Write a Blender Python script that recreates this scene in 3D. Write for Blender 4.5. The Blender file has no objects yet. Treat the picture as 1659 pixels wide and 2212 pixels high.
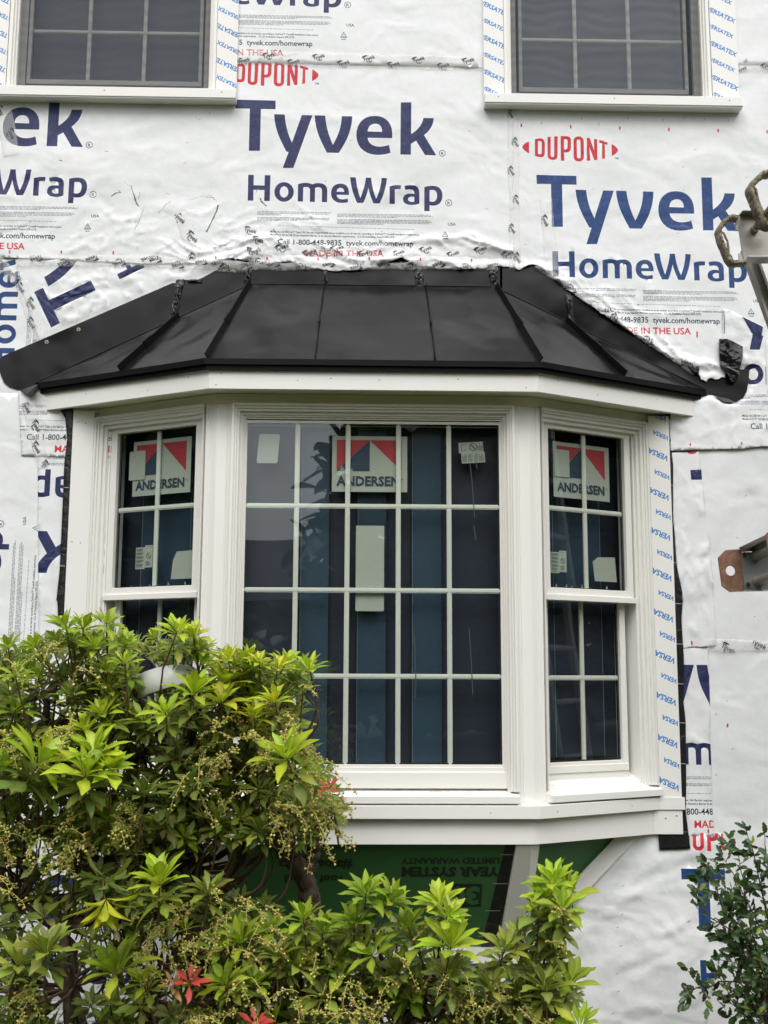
import bpy, bmesh, math, random
import numpy as np
from mathutils import Vector, Matrix
from mathutils.geometry import delaunay_2d_cdt, tessellate_polygon
R_ = math.radians
random.seed(7); rng = np.random.default_rng(11)
SC = bpy.context.scene
# ------------------------------------------------------------------ camera
CF, CP, CY_, CR = 2358.8, .1475, .0225, .0042        # focal (in units of 1659 px picture width), pitch, yaw, roll
CAM = np.array([-.0529, -4.57, 1.4798])
_fw = np.array([math.sin(CY_)*math.cos(CP), math.cos(CY_)*math.cos(CP), math.sin(CP)])
_rt = np.array([math.cos(CY_), -math.sin(CY_), 0.]); _up = np.cross(_rt, _fw)
RT = _rt*math.cos(CR)+_up*math.sin(CR); UP = -_rt*math.sin(CR)+_up*math.cos(CR); FW = _fw
cam = bpy.data.objects.new('camera', bpy.data.cameras.new('camera'))
SC.collection.objects.link(cam); SC.camera = cam
cam.matrix_world = Matrix(((RT[0], UP[0], -FW[0], CAM[0]), (RT[1], UP[1], -FW[1], CAM[1]), (RT[2], UP[2], -FW[2], CAM[2]), (0, 0, 0, 1)))
cam.data.sensor_fit = 'HORIZONTAL'; cam.data.sensor_width = 36; cam.data.lens = 36*CF/1659
cam.data.clip_start = .05; cam.data.clip_end = 400
# ------------------------------------------------------------------ world, sun, exposure
SUN_EL, SUN_AZ = 52, -28      # sun elevation; azimuth measured from straight in front of the wall, towards its left
w = bpy.data.worlds.new('World'); SC.world = w; w.use_nodes = True
nt = w.node_tree; nt.nodes.clear()
sky = nt.nodes.new('ShaderNodeTexSky'); sky.sky_type = 'NISHITA'; sky.sun_disc = False
sky.sun_elevation = R_(SUN_EL); sky.sun_rotation = R_(180+SUN_AZ); sky.air_density = 1.4; sky.dust_density = 4.0; sky.ozone_density = 1.0
hs = nt.nodes.new('ShaderNodeHueSaturation'); hs.inputs['Saturation'].default_value = .22
bg = nt.nodes.new('ShaderNodeBackground'); bg.inputs['Strength'].default_value = .15
wo = nt.nodes.new('ShaderNodeOutputWorld')
nt.links.new(sky.outputs[0], hs.inputs['Color']); nt.links.new(hs.outputs[0], bg.inputs['Color']); nt.links.new(bg.outputs[0], wo.inputs['Surface'])
sl = bpy.data.lights.new('sun', 'SUN'); sl.energy = 1.3; sl.angle = R_(30); sl.color = (1, .97, .93)
so = bpy.data.objects.new('sun', sl); SC.collection.objects.link(so)
_d = Vector((math.sin(R_(SUN_AZ))*math.cos(R_(SUN_EL)), -math.cos(R_(SUN_AZ))*math.cos(R_(SUN_EL)), math.sin(R_(SUN_EL))))
so.rotation_euler = _d.to_track_quat('Z', 'Y').to_euler(); so.location = (0, -6, 8)
SC.view_settings.view_transform = 'Standard'; SC.view_settings.look = 'None'; SC.view_settings.gamma = 1
SC.view_settings.exposure = 0.45
SC.cycles.max_bounces = 8; SC.cycles.transparent_max_bounces = 16; SC.cycles.caustics_reflective = False; SC.cycles.caustics_refractive = False
# ------------------------------------------------------------------ geometry helpers
def at(px, py, Y=0.):
    """point on the plane y=Y seen at photo position px,py"""
    d = FW+RT*(px-829.5)/CF+UP*(1106-py)/CF
    return CAM+d*((Y-CAM[1])/d[1])
def xz(px, py, Y=0.):
    p = at(px, py, Y); return np.array([p[0], p[2]])
def XZ(pts, Y=0.): return [xz(a, b, Y) for a, b in pts]

def tag(o, label=None, cat=None, group=None, kind=None):
    if label: o['label'] = label
    if cat: o['category'] = cat
    if group: o['group'] = group
    if kind: o['kind'] = kind
    return o
def empty(name, loc, label, cat, group=None):
    o = bpy.data.objects.new(name, None); SC.collection.objects.link(o); o.location = loc; o.empty_display_size = .1
    return tag(o, label, cat, group)
def wloc(o):
    v = Vector((0, 0, 0))
    while o: v += o.location; o = o.parent
    return v
def link(name, me, parent=None, base=None):
    """link a mesh given in world coordinates; its origin goes to the bottom centre of its own box"""
    n = len(me.vertices); co = np.empty(n*3); me.vertices.foreach_get('co', co); co = co.reshape(-1, 3)
    lo, hi = co.min(0), co.max(0)
    b = np.array(base) if base is not None else np.array([(lo[0]+hi[0])/2, (lo[1]+hi[1])/2, lo[2]])
    me.vertices.foreach_set('co', (co-b).ravel()); me.update()
    o = bpy.data.objects.new(name, me); SC.collection.objects.link(o)
    if parent is not None:
        o.parent = parent; o.location = Vector(b)-wloc(parent)
    else: o.location = Vector(b)
    return o
def bevel(o, w_=.002, seg=2, ang=40):
    m = o.modifiers.new('bevel', 'BEVEL'); m.width = w_; m.segments = seg; m.limit_method = 'ANGLE'; m.angle_limit = R_(ang)
    return o
class MB:
    """collects simple shapes in world coordinates, builds ONE mesh object"""
    def __init__(s): s.v = []; s.f = []; s.m = []; s.sm = []
    def add(s, vs, fs, m=0, smooth=False):
        b = len(s.v); s.v += [tuple(map(float, p)) for p in vs]
        for f in fs: s.f.append([b+i for i in f]); s.m.append(m); s.sm.append(smooth)
    def box(s, x0, x1, y0, y1, z0, z1, m=0):
        s.hexa([(x0, y0, z0), (x1, y0, z0), (x1, y1, z0), (x0, y1, z0), (x0, y0, z1), (x1, y0, z1), (x1, y1, z1), (x0, y1, z1)], m)
    def hexa(s, p, m=0):
        s.add(p, [(0, 3, 2, 1), (4, 5, 6, 7), (0, 1, 5, 4), (1, 2, 6, 5), (2, 3, 7, 6), (3, 0, 4, 7)], m)
    def prism(s, pts, ext, m=0):
        """closed polygon (3d points) extruded by vector ext"""
        n = len(pts); a = [np.array(p, float) for p in pts]; e = np.array(ext, float)
        s.add(a+[p+e for p in a], [tuple(range(n))[::-1], tuple(range(n, 2*n))]+[(i, (i+1) % n, n+(i+1) % n, n+i) for i in range(n)], m)
    def tube(s, pts, r, n=10, m=0, cap=True, jit=0, smooth=True):
        pts = [np.array(p, float) for p in pts]; k = len(pts)
        rs = r if hasattr(r, '__len__') else [r]*k
        t = [pts[min(i+1, k-1)]-pts[max(i-1, 0)] for i in range(k)]; t = [v/(np.linalg.norm(v)+1e-9) for v in t]
        ref = np.array([0, 0, 1.]) if abs(t[0][2]) < .9 else np.array([1., 0, 0])
        u = np.cross(t[0], ref); u /= np.linalg.norm(u); vs = []
        for i in range(k):
            u = u-t[i]*(u@t[i]); u /= np.linalg.norm(u)+1e-9; w_ = np.cross(t[i], u)
            for j in range(n):
                a = 2*math.pi*j/n; rr = rs[i]*(1+(random.uniform(-jit, jit) if jit else 0))
                vs.append(pts[i]+(u*math.cos(a)+w_*math.sin(a))*rr)
        fs = [(i*n+j, i*n+(j+1) % n, (i+1)*n+(j+1) % n, (i+1)*n+j) for i in range(k-1) for j in range(n)]
        s.add(vs, fs, m, smooth)
        if cap: s.add(vs[:n], [tuple(range(n))[::-1]], m); s.add(vs[-n:], [tuple(range(n))], m)
    def build(s, name, mats, parent=None, weld=False, base=None):
        me = bpy.data.meshes.new(name); me.from_pydata(s.v, [], s.f)
        for mt in (mats if isinstance(mats, (list, tuple)) else [mats]): me.materials.append(mt)
        me.polygons.foreach_set('material_index', s.m); me.polygons.foreach_set('use_smooth', s.sm)
        bm = bmesh.new(); bm.from_mesh(me)
        if weld: bmesh.ops.remove_doubles(bm, verts=bm.verts, dist=1e-5)
        bmesh.ops.recalc_face_normals(bm, faces=bm.faces); bm.to_mesh(me); bm.free()
        return link(name, me, parent, base)
# ------------------------------------------------------------------ materials
class NT:
    def __init__(s, name):
        s.m = bpy.data.materials.new(name); s.m.use_nodes = True; s.t = s.m.node_tree; s.t.nodes.clear()
        s.out = s.n('OutputMaterial'); s.geo = s.n('NewGeometry'); s.P = s.geo.outputs['Position']
    def n(s, k, **kw):
        x = s.t.nodes.new('ShaderNode'+k)
        for a, b in kw.items():
            if a.startswith('i_'): x.inputs[a[2:].replace('_', ' ')].default_value = b
            else: setattr(x, a, b)
        return x
    def l(s, a, b): s.t.links.new(a, b)
    def noise(s, scale, detail=3, rough=.5, dist=0, vec=None, stretch=None):
        x = s.n('TexNoise'); x.inputs['Scale'].default_value = scale; x.inputs['Detail'].default_value = detail
        x.inputs['Roughness'].default_value = rough; x.inputs['Distortion'].default_value = dist
        v = vec or s.P
        if stretch:
            mp = s.n('Mapping'); mp.inputs['Scale'].default_value = stretch; s.l(v, mp.inputs['Vector']); v = mp.outputs[0]
        s.l(v, x.inputs['Vector']); return x.outputs['Fac']
    def ramp(s, fac, stops):
        r = s.n('ValToRGB'); e = r.color_ramp.elements
        while len(e) < len(stops): e.new(.5)
        for k, (p, c) in enumerate(stops): e[k].position = p; e[k].color = (*c, 1) if len(c) == 3 else c
        s.l(fac, r.inputs['Fac']); return r.outputs['Color']
    def mix(s, fac, a, b, mode='MIX'):
        x = s.n('Mix', data_type='RGBA', blend_type=mode)
        for sock, v in ((x.inputs[0], fac), (x.inputs[6], a), (x.inputs[7], b)):
            if isinstance(v, (int, float)): sock.default_value = v
            elif isinstance(v, tuple): sock.default_value = (*v, 1) if len(v) == 3 else v
            else: s.l(v, sock)
        return x.outputs[2]
    def bump(s, h, strength=.3, dist=.01, prev=None):
        b = s.n('Bump'); b.inputs['Strength'].default_value = strength; b.inputs['Distance'].default_value = dist
        s.l(h, b.inputs['Height'])
        if prev is not None: s.l(prev, b.inputs['Normal'])
        return b.outputs['Normal']
    def bsdf(s, col, rough=.5, metal=0., spec=.5, normal=None):
        b = s.n('BsdfPrincipled')
        for k, v in (('Base Color', col), ('Roughness', rough), ('Metallic', metal), ('Specular IOR Level', spec)):
            if isinstance(v, (int, float)): b.inputs[k].default_value = v
            elif isinstance(v, tuple): b.inputs[k].default_value = (*v, 1)
            else: s.l(v, b.inputs[k])
        if normal is not None: s.l(normal, b.inputs['Normal'])
        return b
    def done(s, b): s.l(b.outputs[0] if not hasattr(b, 'type') or hasattr(b, 'outputs') else b, s.out.inputs['Surface']); return s.m

def wrap_normal(t, k=1.):
    big = t.noise(3.6, 2, .5, .6, stretch=(1, 1, 1.3))
    mid = t.noise(17, 2, .5, .5)
    fine = t.noise(90, 2, .5)
    rg = t.n('TexNoise', noise_type='RIDGED_MULTIFRACTAL'); rg.inputs['Scale'].default_value = 5.5; rg.inputs['Detail'].default_value = 4; rg.inputs['Roughness'].default_value = .45; rg.inputs['Distortion'].default_value = .35; t.l(t.P, rg.inputs['Vector'])
    pat = t.noise(1.9, 2, .5); ms = t.n('Math', operation='MULTIPLY'); t.l(rg.outputs['Fac'], ms.inputs[0]); t.l(t.ramp(pat, [(.42, (.08, .08, .08)), (.62, (1, 1, 1))]), ms.inputs[1])
    n = t.bump(big, .42*k, .03); n = t.bump(mid, .15*k, .008, n); n = t.bump(ms.outputs[0], .62*k, .006, n); return t.bump(fine, .10, .002, n)
def wrap_mat(name, base=(.77, .79, .805), dirty=.0, k=1.):
    t = NT(name)
    f = t.noise(38, 4, .65, .4); g = t.noise(2.4, 4, .6, .5); st = t.noise(9, 4, .7, .3, stretch=(1, 1, 4))
    c = t.mix(t.ramp(f, [(.3, (0, 0, 0)), (.75, (1, 1, 1))]), tuple(x*.93 for x in base), base)
    c = t.mix(t.ramp(g, [(.52, (0, 0, 0)), (.8, (1, 1, 1))]), c, tuple(x*y for x, y in zip(base, (.86, .865, .86))))
    c = t.mix(t.ramp(st, [(.66, (0, 0, 0)), (.85, (.35, .35, .35))]), c, (.60, .59, .55))
    return t.done(t.bsdf(c, .46, 0, .34, wrap_normal(t, k)))
def ink_mat(name, col, k=1.):
    t = NT(name); f = t.noise(60, 4, .7); s = t.noise(220, 2, .6)
    c = t.mix(t.ramp(f, [(.35, (0, 0, 0)), (.75, (1, 1, 1))]), col, tuple(min(1, x*1.45+.015) for x in col))
    c = t.mix(t.ramp(s, [(.66, (0, 0, 0)), (.72, (.7, .7, .7))]), c, tuple(min(1, x*1.8+.08) for x in col))
    return t.done(t.bsdf(c, .5, 0, .25, wrap_normal(t, k)))
M = {}
M['wrap'] = wrap_mat('house wrap'); M['wrap2'] = wrap_mat('house wrap crumpled', k=1.9); M['wrap3'] = wrap_mat('house wrap backside', (.74, .76, .79), k=.8)
M['navy'] = ink_mat('navy print', (.019, .025, .085)); M['blue'] = ink_mat('blue print', (.014, .045, .15))
M['red'] = ink_mat('red print', (.46, .022, .035)); M['black'] = ink_mat('dark print', (.012, .015, .03))
M['grey'] = ink_mat('fine print', (.27, .28, .31)); M['smudge'] = ink_mat('black scuff', (.09, .09, .085))
M['pink'] = ink_mat('faded red print', (.72, .42, .42))
def tape_mat(name, a=.24, col=(.92, .92, .90)):
    t = NT(name); f = t.noise(30, 4, .6)
    b = t.bsdf(t.mix(f, tuple(x*.93 for x in col), col), .3, 0, .6, wrap_normal(t, 1.1))
    tr = t.n('BsdfTransparent'); mx = t.n('MixShader'); mx.inputs[0].default_value = a
    t.l(tr.outputs[0], mx.inputs[1]); t.l(b.outputs[0], mx.inputs[2]); t.l(mx.outputs[0], t.out.inputs['Surface']); return t.m
M['tape'] = tape_mat('seam tape'); 
def pvc(name, col, rough=.38, sp=.5, dust=.25):
    t = NT(name); f = t.noise(5, 4, .6); g = t.noise(1.1, 2, .5); sp_ = t.noise(140, 2, .5); st = t.noise(11, 4, .7, .2, stretch=(9, 9, .7))
    c = t.mix(f, col, tuple(x*.94 for x in col)); c = t.mix(t.ramp(g, [(.45, (0, 0, 0)), (.75, (1, 1, 1))]), c, tuple(x*y for x, y in zip(col, (.96, .95, .92))))
    c = t.mix(t.ramp(sp_, [(.735, (0, 0, 0)), (.76, (dust*2, dust*2, dust*2))]), c, (.35, .31, .25))
    c = t.mix(t.ramp(st, [(.66, (0, 0, 0)), (.85, (dust*.3, dust*.3, dust*.3))]), c, (.6, .58, .52))
    return t.done(t.bsdf(c, rough, 0, sp, t.bump(t.noise(18, 2, .5), .05, .01)))
M['trim'] = pvc('white pvc trim', (.80, .797, .775)); M['vinyl'] = pvc('white vinyl window', (.80, .79, .755), .33)
M['soffit'] = pvc('soffit board', (.74, .71, .60)); M['print_blue'] = ink_mat('blue board print', (.02, .17, .45), 0.)
M['dusty'] = None
t = NT('dusty sill'); f = t.noise(26, 5, .75, .8, stretch=(1, 3, 1))
M['dusty'] = t.done(t.bsdf(t.mix(t.ramp(f, [(.54, (0, 0, 0)), (.66, (1, 1, 1))]), (.80, .79, .76), (.50, .46, .38)), .5))
# roof metal
t = NT('black roof metal')
n = t.bump(t.noise(2.8, 2, .4, .3), .75, .05); n = t.bump(t.noise(320, 2, .5), .05, .001, n)
sc_ = t.noise(30, 5, .75, 0, stretch=(1, 1, 6))
M['metal'] = t.done(t.bsdf(t.mix(t.ramp(sc_, [(.66, (0, 0, 0)), (.8, (1, 1, 1))]), (.0055, .0055, .006), (.012, .0115, .011)), .27, .05, .38, n))
t = NT('black trim metal'); M['metal_edge'] = t.done(t.bsdf((.005, .005, .005), .38, 0, .14))
t = NT('black sealant'); M['sealant'] = t.done(t.bsdf((.006, .006, .006), .3, 0, .5, t.bump(t.noise(34, 2, .5, 1.2), .4, .01)))
t = NT('black plastic tape'); M['tape_black'] = t.done(t.bsdf((.006, .006, .007), .14, 0, .6, t.bump(t.noise(16, 2, .5, 1.8), .5, .012)))
t = NT('black membrane'); M['membrane'] = t.done(t.bsdf((.012, .012, .013), .3, 0, .5, t.bump(t.noise(22, 3, .6, 1.2), .5, .012)))
t = NT('membrane marks'); M['mem_mark'] = t.done(t.bsdf((.42, .42, .40), .5))
# glass
t = NT('window glass'); 
gl = t.n('BsdfGlossy'); gl.inputs['Roughness'].default_value = .012; gl.inputs['Color'].default_value = (.9, .95, 1, 1)
tr = t.n('BsdfTransparent'); tr.inputs['Color'].default_value = (.90, .935, .905, 1); mx = t.n('MixShader')
nb = t.bump(t.noise(1.7, 1, .4), .06, .03); t.l(nb, gl.inputs['Normal']); lw = t.n('LayerWeight'); lw.inputs[0].default_value = .5; pw_ = t.n('Math', operation='POWER'); pw_.inputs[1].default_value = 5; mm = t.n('Math', operation='MULTIPLY_ADD'); mm.inputs[1].default_value = .92; mm.inputs[2].default_value = .095
t.l(lw.outputs['Facing'], pw_.inputs[0]); t.l(pw_.outputs[0], mm.inputs[0]); t.l(mm.outputs[0], mx.inputs[0]); t.l(tr.outputs[0], mx.inputs[1]); t.l(gl.outputs[0], mx.inputs[2]); t.l(mx.outputs[0], t.out.inputs['Surface']); M['glass'] = t.m
def flat(name, col, rough=.6, metal=0, spec=.4, bumps=None):
    t = NT(name); f = t.noise(14, 4, .6)
    c = t.mix(f, tuple(x*.88 for x in col), col)
    return t.done(t.bsdf(c, rough, metal, spec, t.bump(t.noise(*bumps[:3]), bumps[3], bumps[4]) if bumps else None))
M['grille'] = flat('white grille bar', (.75, .76, .71), .4); M['room'] = flat('dark room', (.028, .036, .048), .9)
M['board'] = flat('blue film board', (.034, .062, .098), .35); M['board2'] = flat('dark blue cover', (.024, .03, .05), .4)
M['film_edge'] = flat('film edge', (.30, .36, .39), .5); M['drip'] = flat('dried drip', (.05, .058, .07), .6)
M['paper'] = flat('sticker paper', (.43, .46, .41), .6); M['s_navy'] = flat('sticker navy', (.028, .05, .085), .6); M['s_red'] = flat('sticker red', (.42, .04, .055), .6)
M['s_ink'] = flat('sticker ink', (.05, .06, .06), .6)
M['sash_grey'] = flat('grey screen frame', (.50, .49, .46), .5); M['spacer'] = flat('black spacer', (.01, .01, .01), .5)
t = NT('insect screen'); gr = t.n('TexWave', wave_type='RINGS', i_Scale=5.5, i_Distortion=7.0, i_Detail=1.5); gr.inputs['Detail Scale'].default_value = .9; t.l(t.P, gr.inputs['Vector'])
df = t.n('BsdfDiffuse'); df.inputs['Color'].default_value = (.075, .085, .10, 1); tr = t.n('BsdfTransparent'); mx = t.n('MixShader')
mr = t.n('MapRange'); mr.inputs['To Min'].default_value = .40; mr.inputs['To Max'].default_value = .50; t.l(gr.outputs['Fac'], mr.inputs['Value']); t.l(mr.outputs[0], mx.inputs[0])
t.l(tr.outputs[0], mx.inputs[1]); t.l(df.outputs[0], mx.inputs[2]); t.l(mx.outputs[0], t.out.inputs['Surface']); M['screen'] = t.m
M['green'] = flat('green sheathing', (.050, .165, .052), .55, 0, .35); M['green_ink'] = flat('green sheathing print', (.014, .030, .016), .6)
M['alu'] = flat('dirty aluminium', (.42, .40, .36), .42, .55, .5, (30, 4, .6, .15, .004)); M['alu_d'] = flat('scuffed aluminium', (.30, .28, .24), .5, .4, .5, (50, 4, .6, .3, .004))
t = NT('dirty taped grip'); f = t.noise(45, 5, .75, 1.5)
M['grip'] = t.done(t.bsdf(t.ramp(f, [(.35, (.05, .042, .03)), (.5, (.22, .18, .125)), (.68, (.42, .37, .28))]), .6, 0, .4, t.bump(t.noise(80, 4, .7, 1), .9, .008)))
t = NT('rusty steel'); f = t.noise(28, 6, .75, .8); g = t.noise(7, 4, .6)
c = t.ramp(f, [(.25, (.075, .035, .022)), (.5, (.20, .105, .07)), (.75, (.30, .185, .135))]); c = t.mix(t.ramp(g, [(.5, (0, 0, 0)), (.7, (.8, .8, .8))]), c, (.26, .105, .06))
M['rust'] = t.done(t.bsdf(c, .7, .15, .4, t.bump(f, .25, .004)))
M['rust_dark'] = flat('rusted bolt', (.045, .028, .02), .7, .3, .4, (120, 3, .6, .5, .004))
M['steel'] = flat('galvanised steel', (.30, .31, .30), .38, .7, .5, (40, 4, .6, .1, .004))
M['strap'] = flat('green strap', (.012, .13, .05), .5, 0, .4, (60, 4, .6, .8, .01))
M['screw'] = flat('tan screw washer', (.50, .34, .22), .5); M['white_plastic'] = flat('white plastic', (.84, .85, .86), .35)
M['hole'] = flat('nail hole', (.06, .055, .05), .8)
# ------------------------------------------------------------------ printed lettering, traced as outlines
def flat_path(d, fx):
    """tiny path reader (M L C Z, absolute) -> list of contours; fx maps a traced coordinate to photo position"""
    tk = d.replace('M', ' M ').replace('L', ' L ').replace('C', ' C ').replace('Z', ' Z ').split(); i = 0; cs = []; cur = None; mode = None
    while i < len(tk):
        if tk[i] in 'MLCZ':
            mode = tk[i]; i += 1
            if mode == 'Z': continue
            if mode == 'M': cur = []; cs.append(cur)
            continue
        if mode in 'ML': cur.append((float(tk[i]), float(tk[i+1]))); i += 2
        elif mode == 'C':
            p0 = cur[-1]; p = [float(v) for v in tk[i:i+6]]; i += 6
            for k in range(1, 8):
                t = k/7; a, b, c, e = (1-t)**3, 3*t*(1-t)**2, 3*t*t*(1-t), t**3
                cur.append((a*p0[0]+b*p[0]+c*p[2]+e*p[4], a*p0[1]+b*p[1]+c*p[3]+e*p[5]))
    out = []
    for c in cs:
        if len(c) > 2 and abs(c[0][0]-c[-1][0])+abs(c[0][1]-c[-1][1]) < 1.5: c = c[:-1]
        out.append([fx(*q) for q in c])
    return out
def tess(cs):
    tr = tessellate_polygon([[Vector((p[0], p[1], 0)) for p in c] for c in cs]); V = [p for c in cs for p in c]
    return np.array(V, float), [tuple(x) for x in tr]
def crop(x0, y0, k): return lambda a, b: (x0+a*k, y0+b*k)
c1, c2 = crop(502.2, 189, .153), crop(729.1, 189, .153); hA, hB = crop(523.9, 367.2, .14649), crop(739.9, 367.2, .14649); dC = crop(1112.5, 280.8, .14323)
def ring(cx, cy, r, wd, n=20): return [[(cx+q*math.cos(2*math.pi*k/n), cy+q*math.sin(2*math.pi*k/n)) for k in range(n)] for q in (r, r-wd)]
def el(cx, cy, rx, ry, n=26): return 'M'+' L'.join('%f %f' % (cx+rx*math.cos(2*math.pi*k/n), cy+ry*math.sin(2*math.pi*k/n)) for k in range(n))+' Z '
W_TY = [(c1, 'M47 190 L612 205 L610 328 L405 324 L391 912 L234 912 L248 318 L47 316 Z'),
 (c1, 'M590 396 L741 401 C750 560 790 690 842 795 L981 408 L1131 411 L861 1153 L711 1153 L795 927 L763 921 C680 760 600 620 590 396 Z'),
 (c1, 'M1162 412 L1310 414 C1320 560 1360 700 1418 826 C1500 690 1540 560 1543 422 L1693 425 C1680 640 1610 780 1501 940 L1334 937 C1240 760 1170 620 1162 412 Z'),
 (c2, 'M770 733 L772 670 C772 510 670 418 525 418 C360 418 265 530 265 695 C265 860 390 968 565 968 C640 968 700 955 748 938 L725 826 C680 845 630 852 590 852 C490 850 430 800 424 727 Z M424 639 C430 570 470 530 535 530 C595 530 630 575 628 645 Z'),
 (c2, 'M892 229 L1040 229 L1037 677 C1130 620 1200 540 1209 450 L1357 452 C1350 560 1290 640 1218 690 L1392 976 L1233 971 L1107 770 L1034 814 L1034 966 L885 963 Z')]
W_HW = [(hA, 'M88 88 L170 89 L167 242 L327 246 L331 93 L414 93 L404 474 L322 474 L326 313 L165 309 L163 470 L80 468 Z'),
 (hA, el(615, 340, 144, 145)+el(615, 340, 63, 83)),
 (hA, 'M820 226 C870 205 960 190 1030 228 C1080 205 1110 208 1140 210 C1210 215 1252 250 1251 330 L1248 491 L1170 489 L1172 320 C1172 285 1150 268 1110 270 C1085 272 1070 280 1071 300 L1069 487 L994 486 L995 310 C993 275 970 266 940 266 L898 270 L893 482 L816 481 Z'),
 (hA, 'M1570 384 C1575 270 1530 216 1450 216 C1350 216 1306 280 1306 355 C1306 450 1370 502 1465 502 C1500 502 1530 497 1559 488 L1549 434 C1520 445 1490 450 1465 448 C1420 446 1390 425 1388 380 Z M1388 337 C1392 300 1410 278 1445 278 C1480 278 1499 305 1498 339 Z'),
 (hB, 'M113 122 L195 124 C205 230 230 340 263 433 C300 330 335 230 345 128 L421 129 C430 240 455 350 497 440 C540 340 570 240 575 133 L655 137 C640 280 600 410 545 510 L455 508 C425 440 395 360 381 283 C365 360 340 430 305 503 L215 501 C160 390 120 250 113 122 Z'),
 (hB, 'M693 259 C740 240 800 234 863 242 L855 302 C820 296 790 298 771 306 L770 518 L691 516 Z'),
 (hB, 'M911 251 C950 240 990 238 1020 240 C1100 244 1132 290 1132 350 L1131 512 C1090 528 1050 535 1010 533 C930 530 889 495 889 450 C889 395 930 362 1000 363 C1025 364 1045 366 1057 370 C1057 325 1040 305 1000 302 C975 300 950 304 923 312 Z M1056 414 L1055 483 C1035 488 1015 488 1000 484 C975 478 964 462 964 445 C966 420 990 411 1020 410 Z'),
 (hB, 'M1204 268 C1250 252 1300 248 1340 250 C1430 255 1472 310 1471 395 C1470 490 1420 540 1340 543 C1320 543 1300 542 1281 536 L1280 627 L1202 625 Z M1282 316 L1281 476 C1300 485 1320 486 1335 484 C1375 480 1392 440 1391 395 C1390 340 1370 312 1330 311 C1310 311 1295 313 1282 316 Z')]
W_DP = ['M205 190 L206 373 C160 345 107 310 107 275 C110 235 160 200 205 190 Z',
 'M294 158 C330 146 360 143 380 143 C420 146 444 180 444 230 L442 370 C440 410 420 430 385 430 C350 428 320 420 294 408 Z M340 190 C355 184 370 184 380 186 C392 190 397 200 397 215 L394 360 C392 378 385 385 370 384 L339 378 Z',
 'M483 124 L532 118 L531 395 C533 425 550 425 560 424 C578 424 583 412 584 395 L585 115 L637 113 L635 400 C635 445 610 470 570 470 C520 468 484 450 484 400 Z',
 'M680 111 C720 108 760 110 785 113 C820 120 838 145 838 180 L836 290 C835 335 800 357 770 357 L734 355 L738 482 L685 480 Z M733 157 C745 155 760 155 768 158 C782 164 786 175 786 190 L784 280 C783 300 770 310 755 310 L731 308 Z',
 'M953 113 C1000 115 1030 140 1030 190 L1033 420 C1033 465 1000 492 957 492 C910 492 880 465 877 420 L875 190 C875 140 905 113 953 113 Z M950 161 C970 161 980 172 980 192 L984 410 C984 435 975 443 957 443 C937 443 928 433 927 412 L924 192 C925 172 932 161 950 161 Z',
 'M1075 131 L1122 139 L1186 328 L1184 150 L1231 157 L1235 468 L1189 471 L1114 275 L1129 479 L1077 482 Z',
 'M1261 165 L1388 206 L1387 243 L1345 232 L1350 446 L1305 453 L1306 220 L1262 207 Z',
 'M1449 227 C1500 255 1545 290 1545 320 C1545 350 1500 385 1450 411 Z']
def to_wall(cs, ref): return [[tuple(xz(*p)-ref) for p in c] for c in cs]
REF = xz(509.3, 218.4); REFD = xz(1157.7, 380.4)
_fc = {}
def font(s, bold=0.):
    """flat triangles of a string in the built-in font, size 1, starting at x=0"""
    k = (s, bold)
    if k not in _fc:
        cu = bpy.data.curves.new('t', 'FONT'); cu.body = s; cu.size = 1; cu.resolution_u = 2; cu.offset = bold; cu.fill_mode = 'FRONT'
        o = bpy.data.objects.new('t', cu); SC.collection.objects.link(o)
        dg = bpy.context.evaluated_depsgraph_get(); me = o.evaluated_get(dg).to_mesh()
        V = np.array([(v.co.x, v.co.y) for v in me.vertices]); me.calc_loop_triangles(); T = [tuple(t.vertices) for t in me.loop_triangles]
        o.evaluated_get(dg).to_mesh_clear(); bpy.data.objects.remove(o); bpy.data.curves.remove(cu)
        V[:, 0] -= V[:, 0].min(); _fc[k] = (V, T)
    return _fc[k]
def text_line(s, pl, pr, mat, bold=0., ref=(0, 0), hs=1.):
    """string between two wall points (baseline left, baseline right)"""
    V, T = font(s, bold); pl, pr = np.array(pl, float), np.array(pr, float); d = pr-pl; L = np.linalg.norm(d); d /= L; k = L/V[:, 0].max()
    up = np.array([-d[1], d[0]]); return (pl+np.outer(V[:, 0]*k, d)+np.outer(V[:, 1]*k*hs, up)-np.array(ref), T, mat)
def quadp(p, mat): return (np.array(p, float), [(0, 1, 2), (0, 2, 3)], mat)
def bar(a, b, wd, mat):
    a, b = np.array(a, float), np.array(b, float); d = (b-a)/np.linalg.norm(b-a); n = np.array([-d[1], d[0]])*wd/2
    return quadp([a-n, b-n, b+n, a+n], mat)
def z2(a, b): return xz(486+a*.3581, b*.3581)
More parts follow.
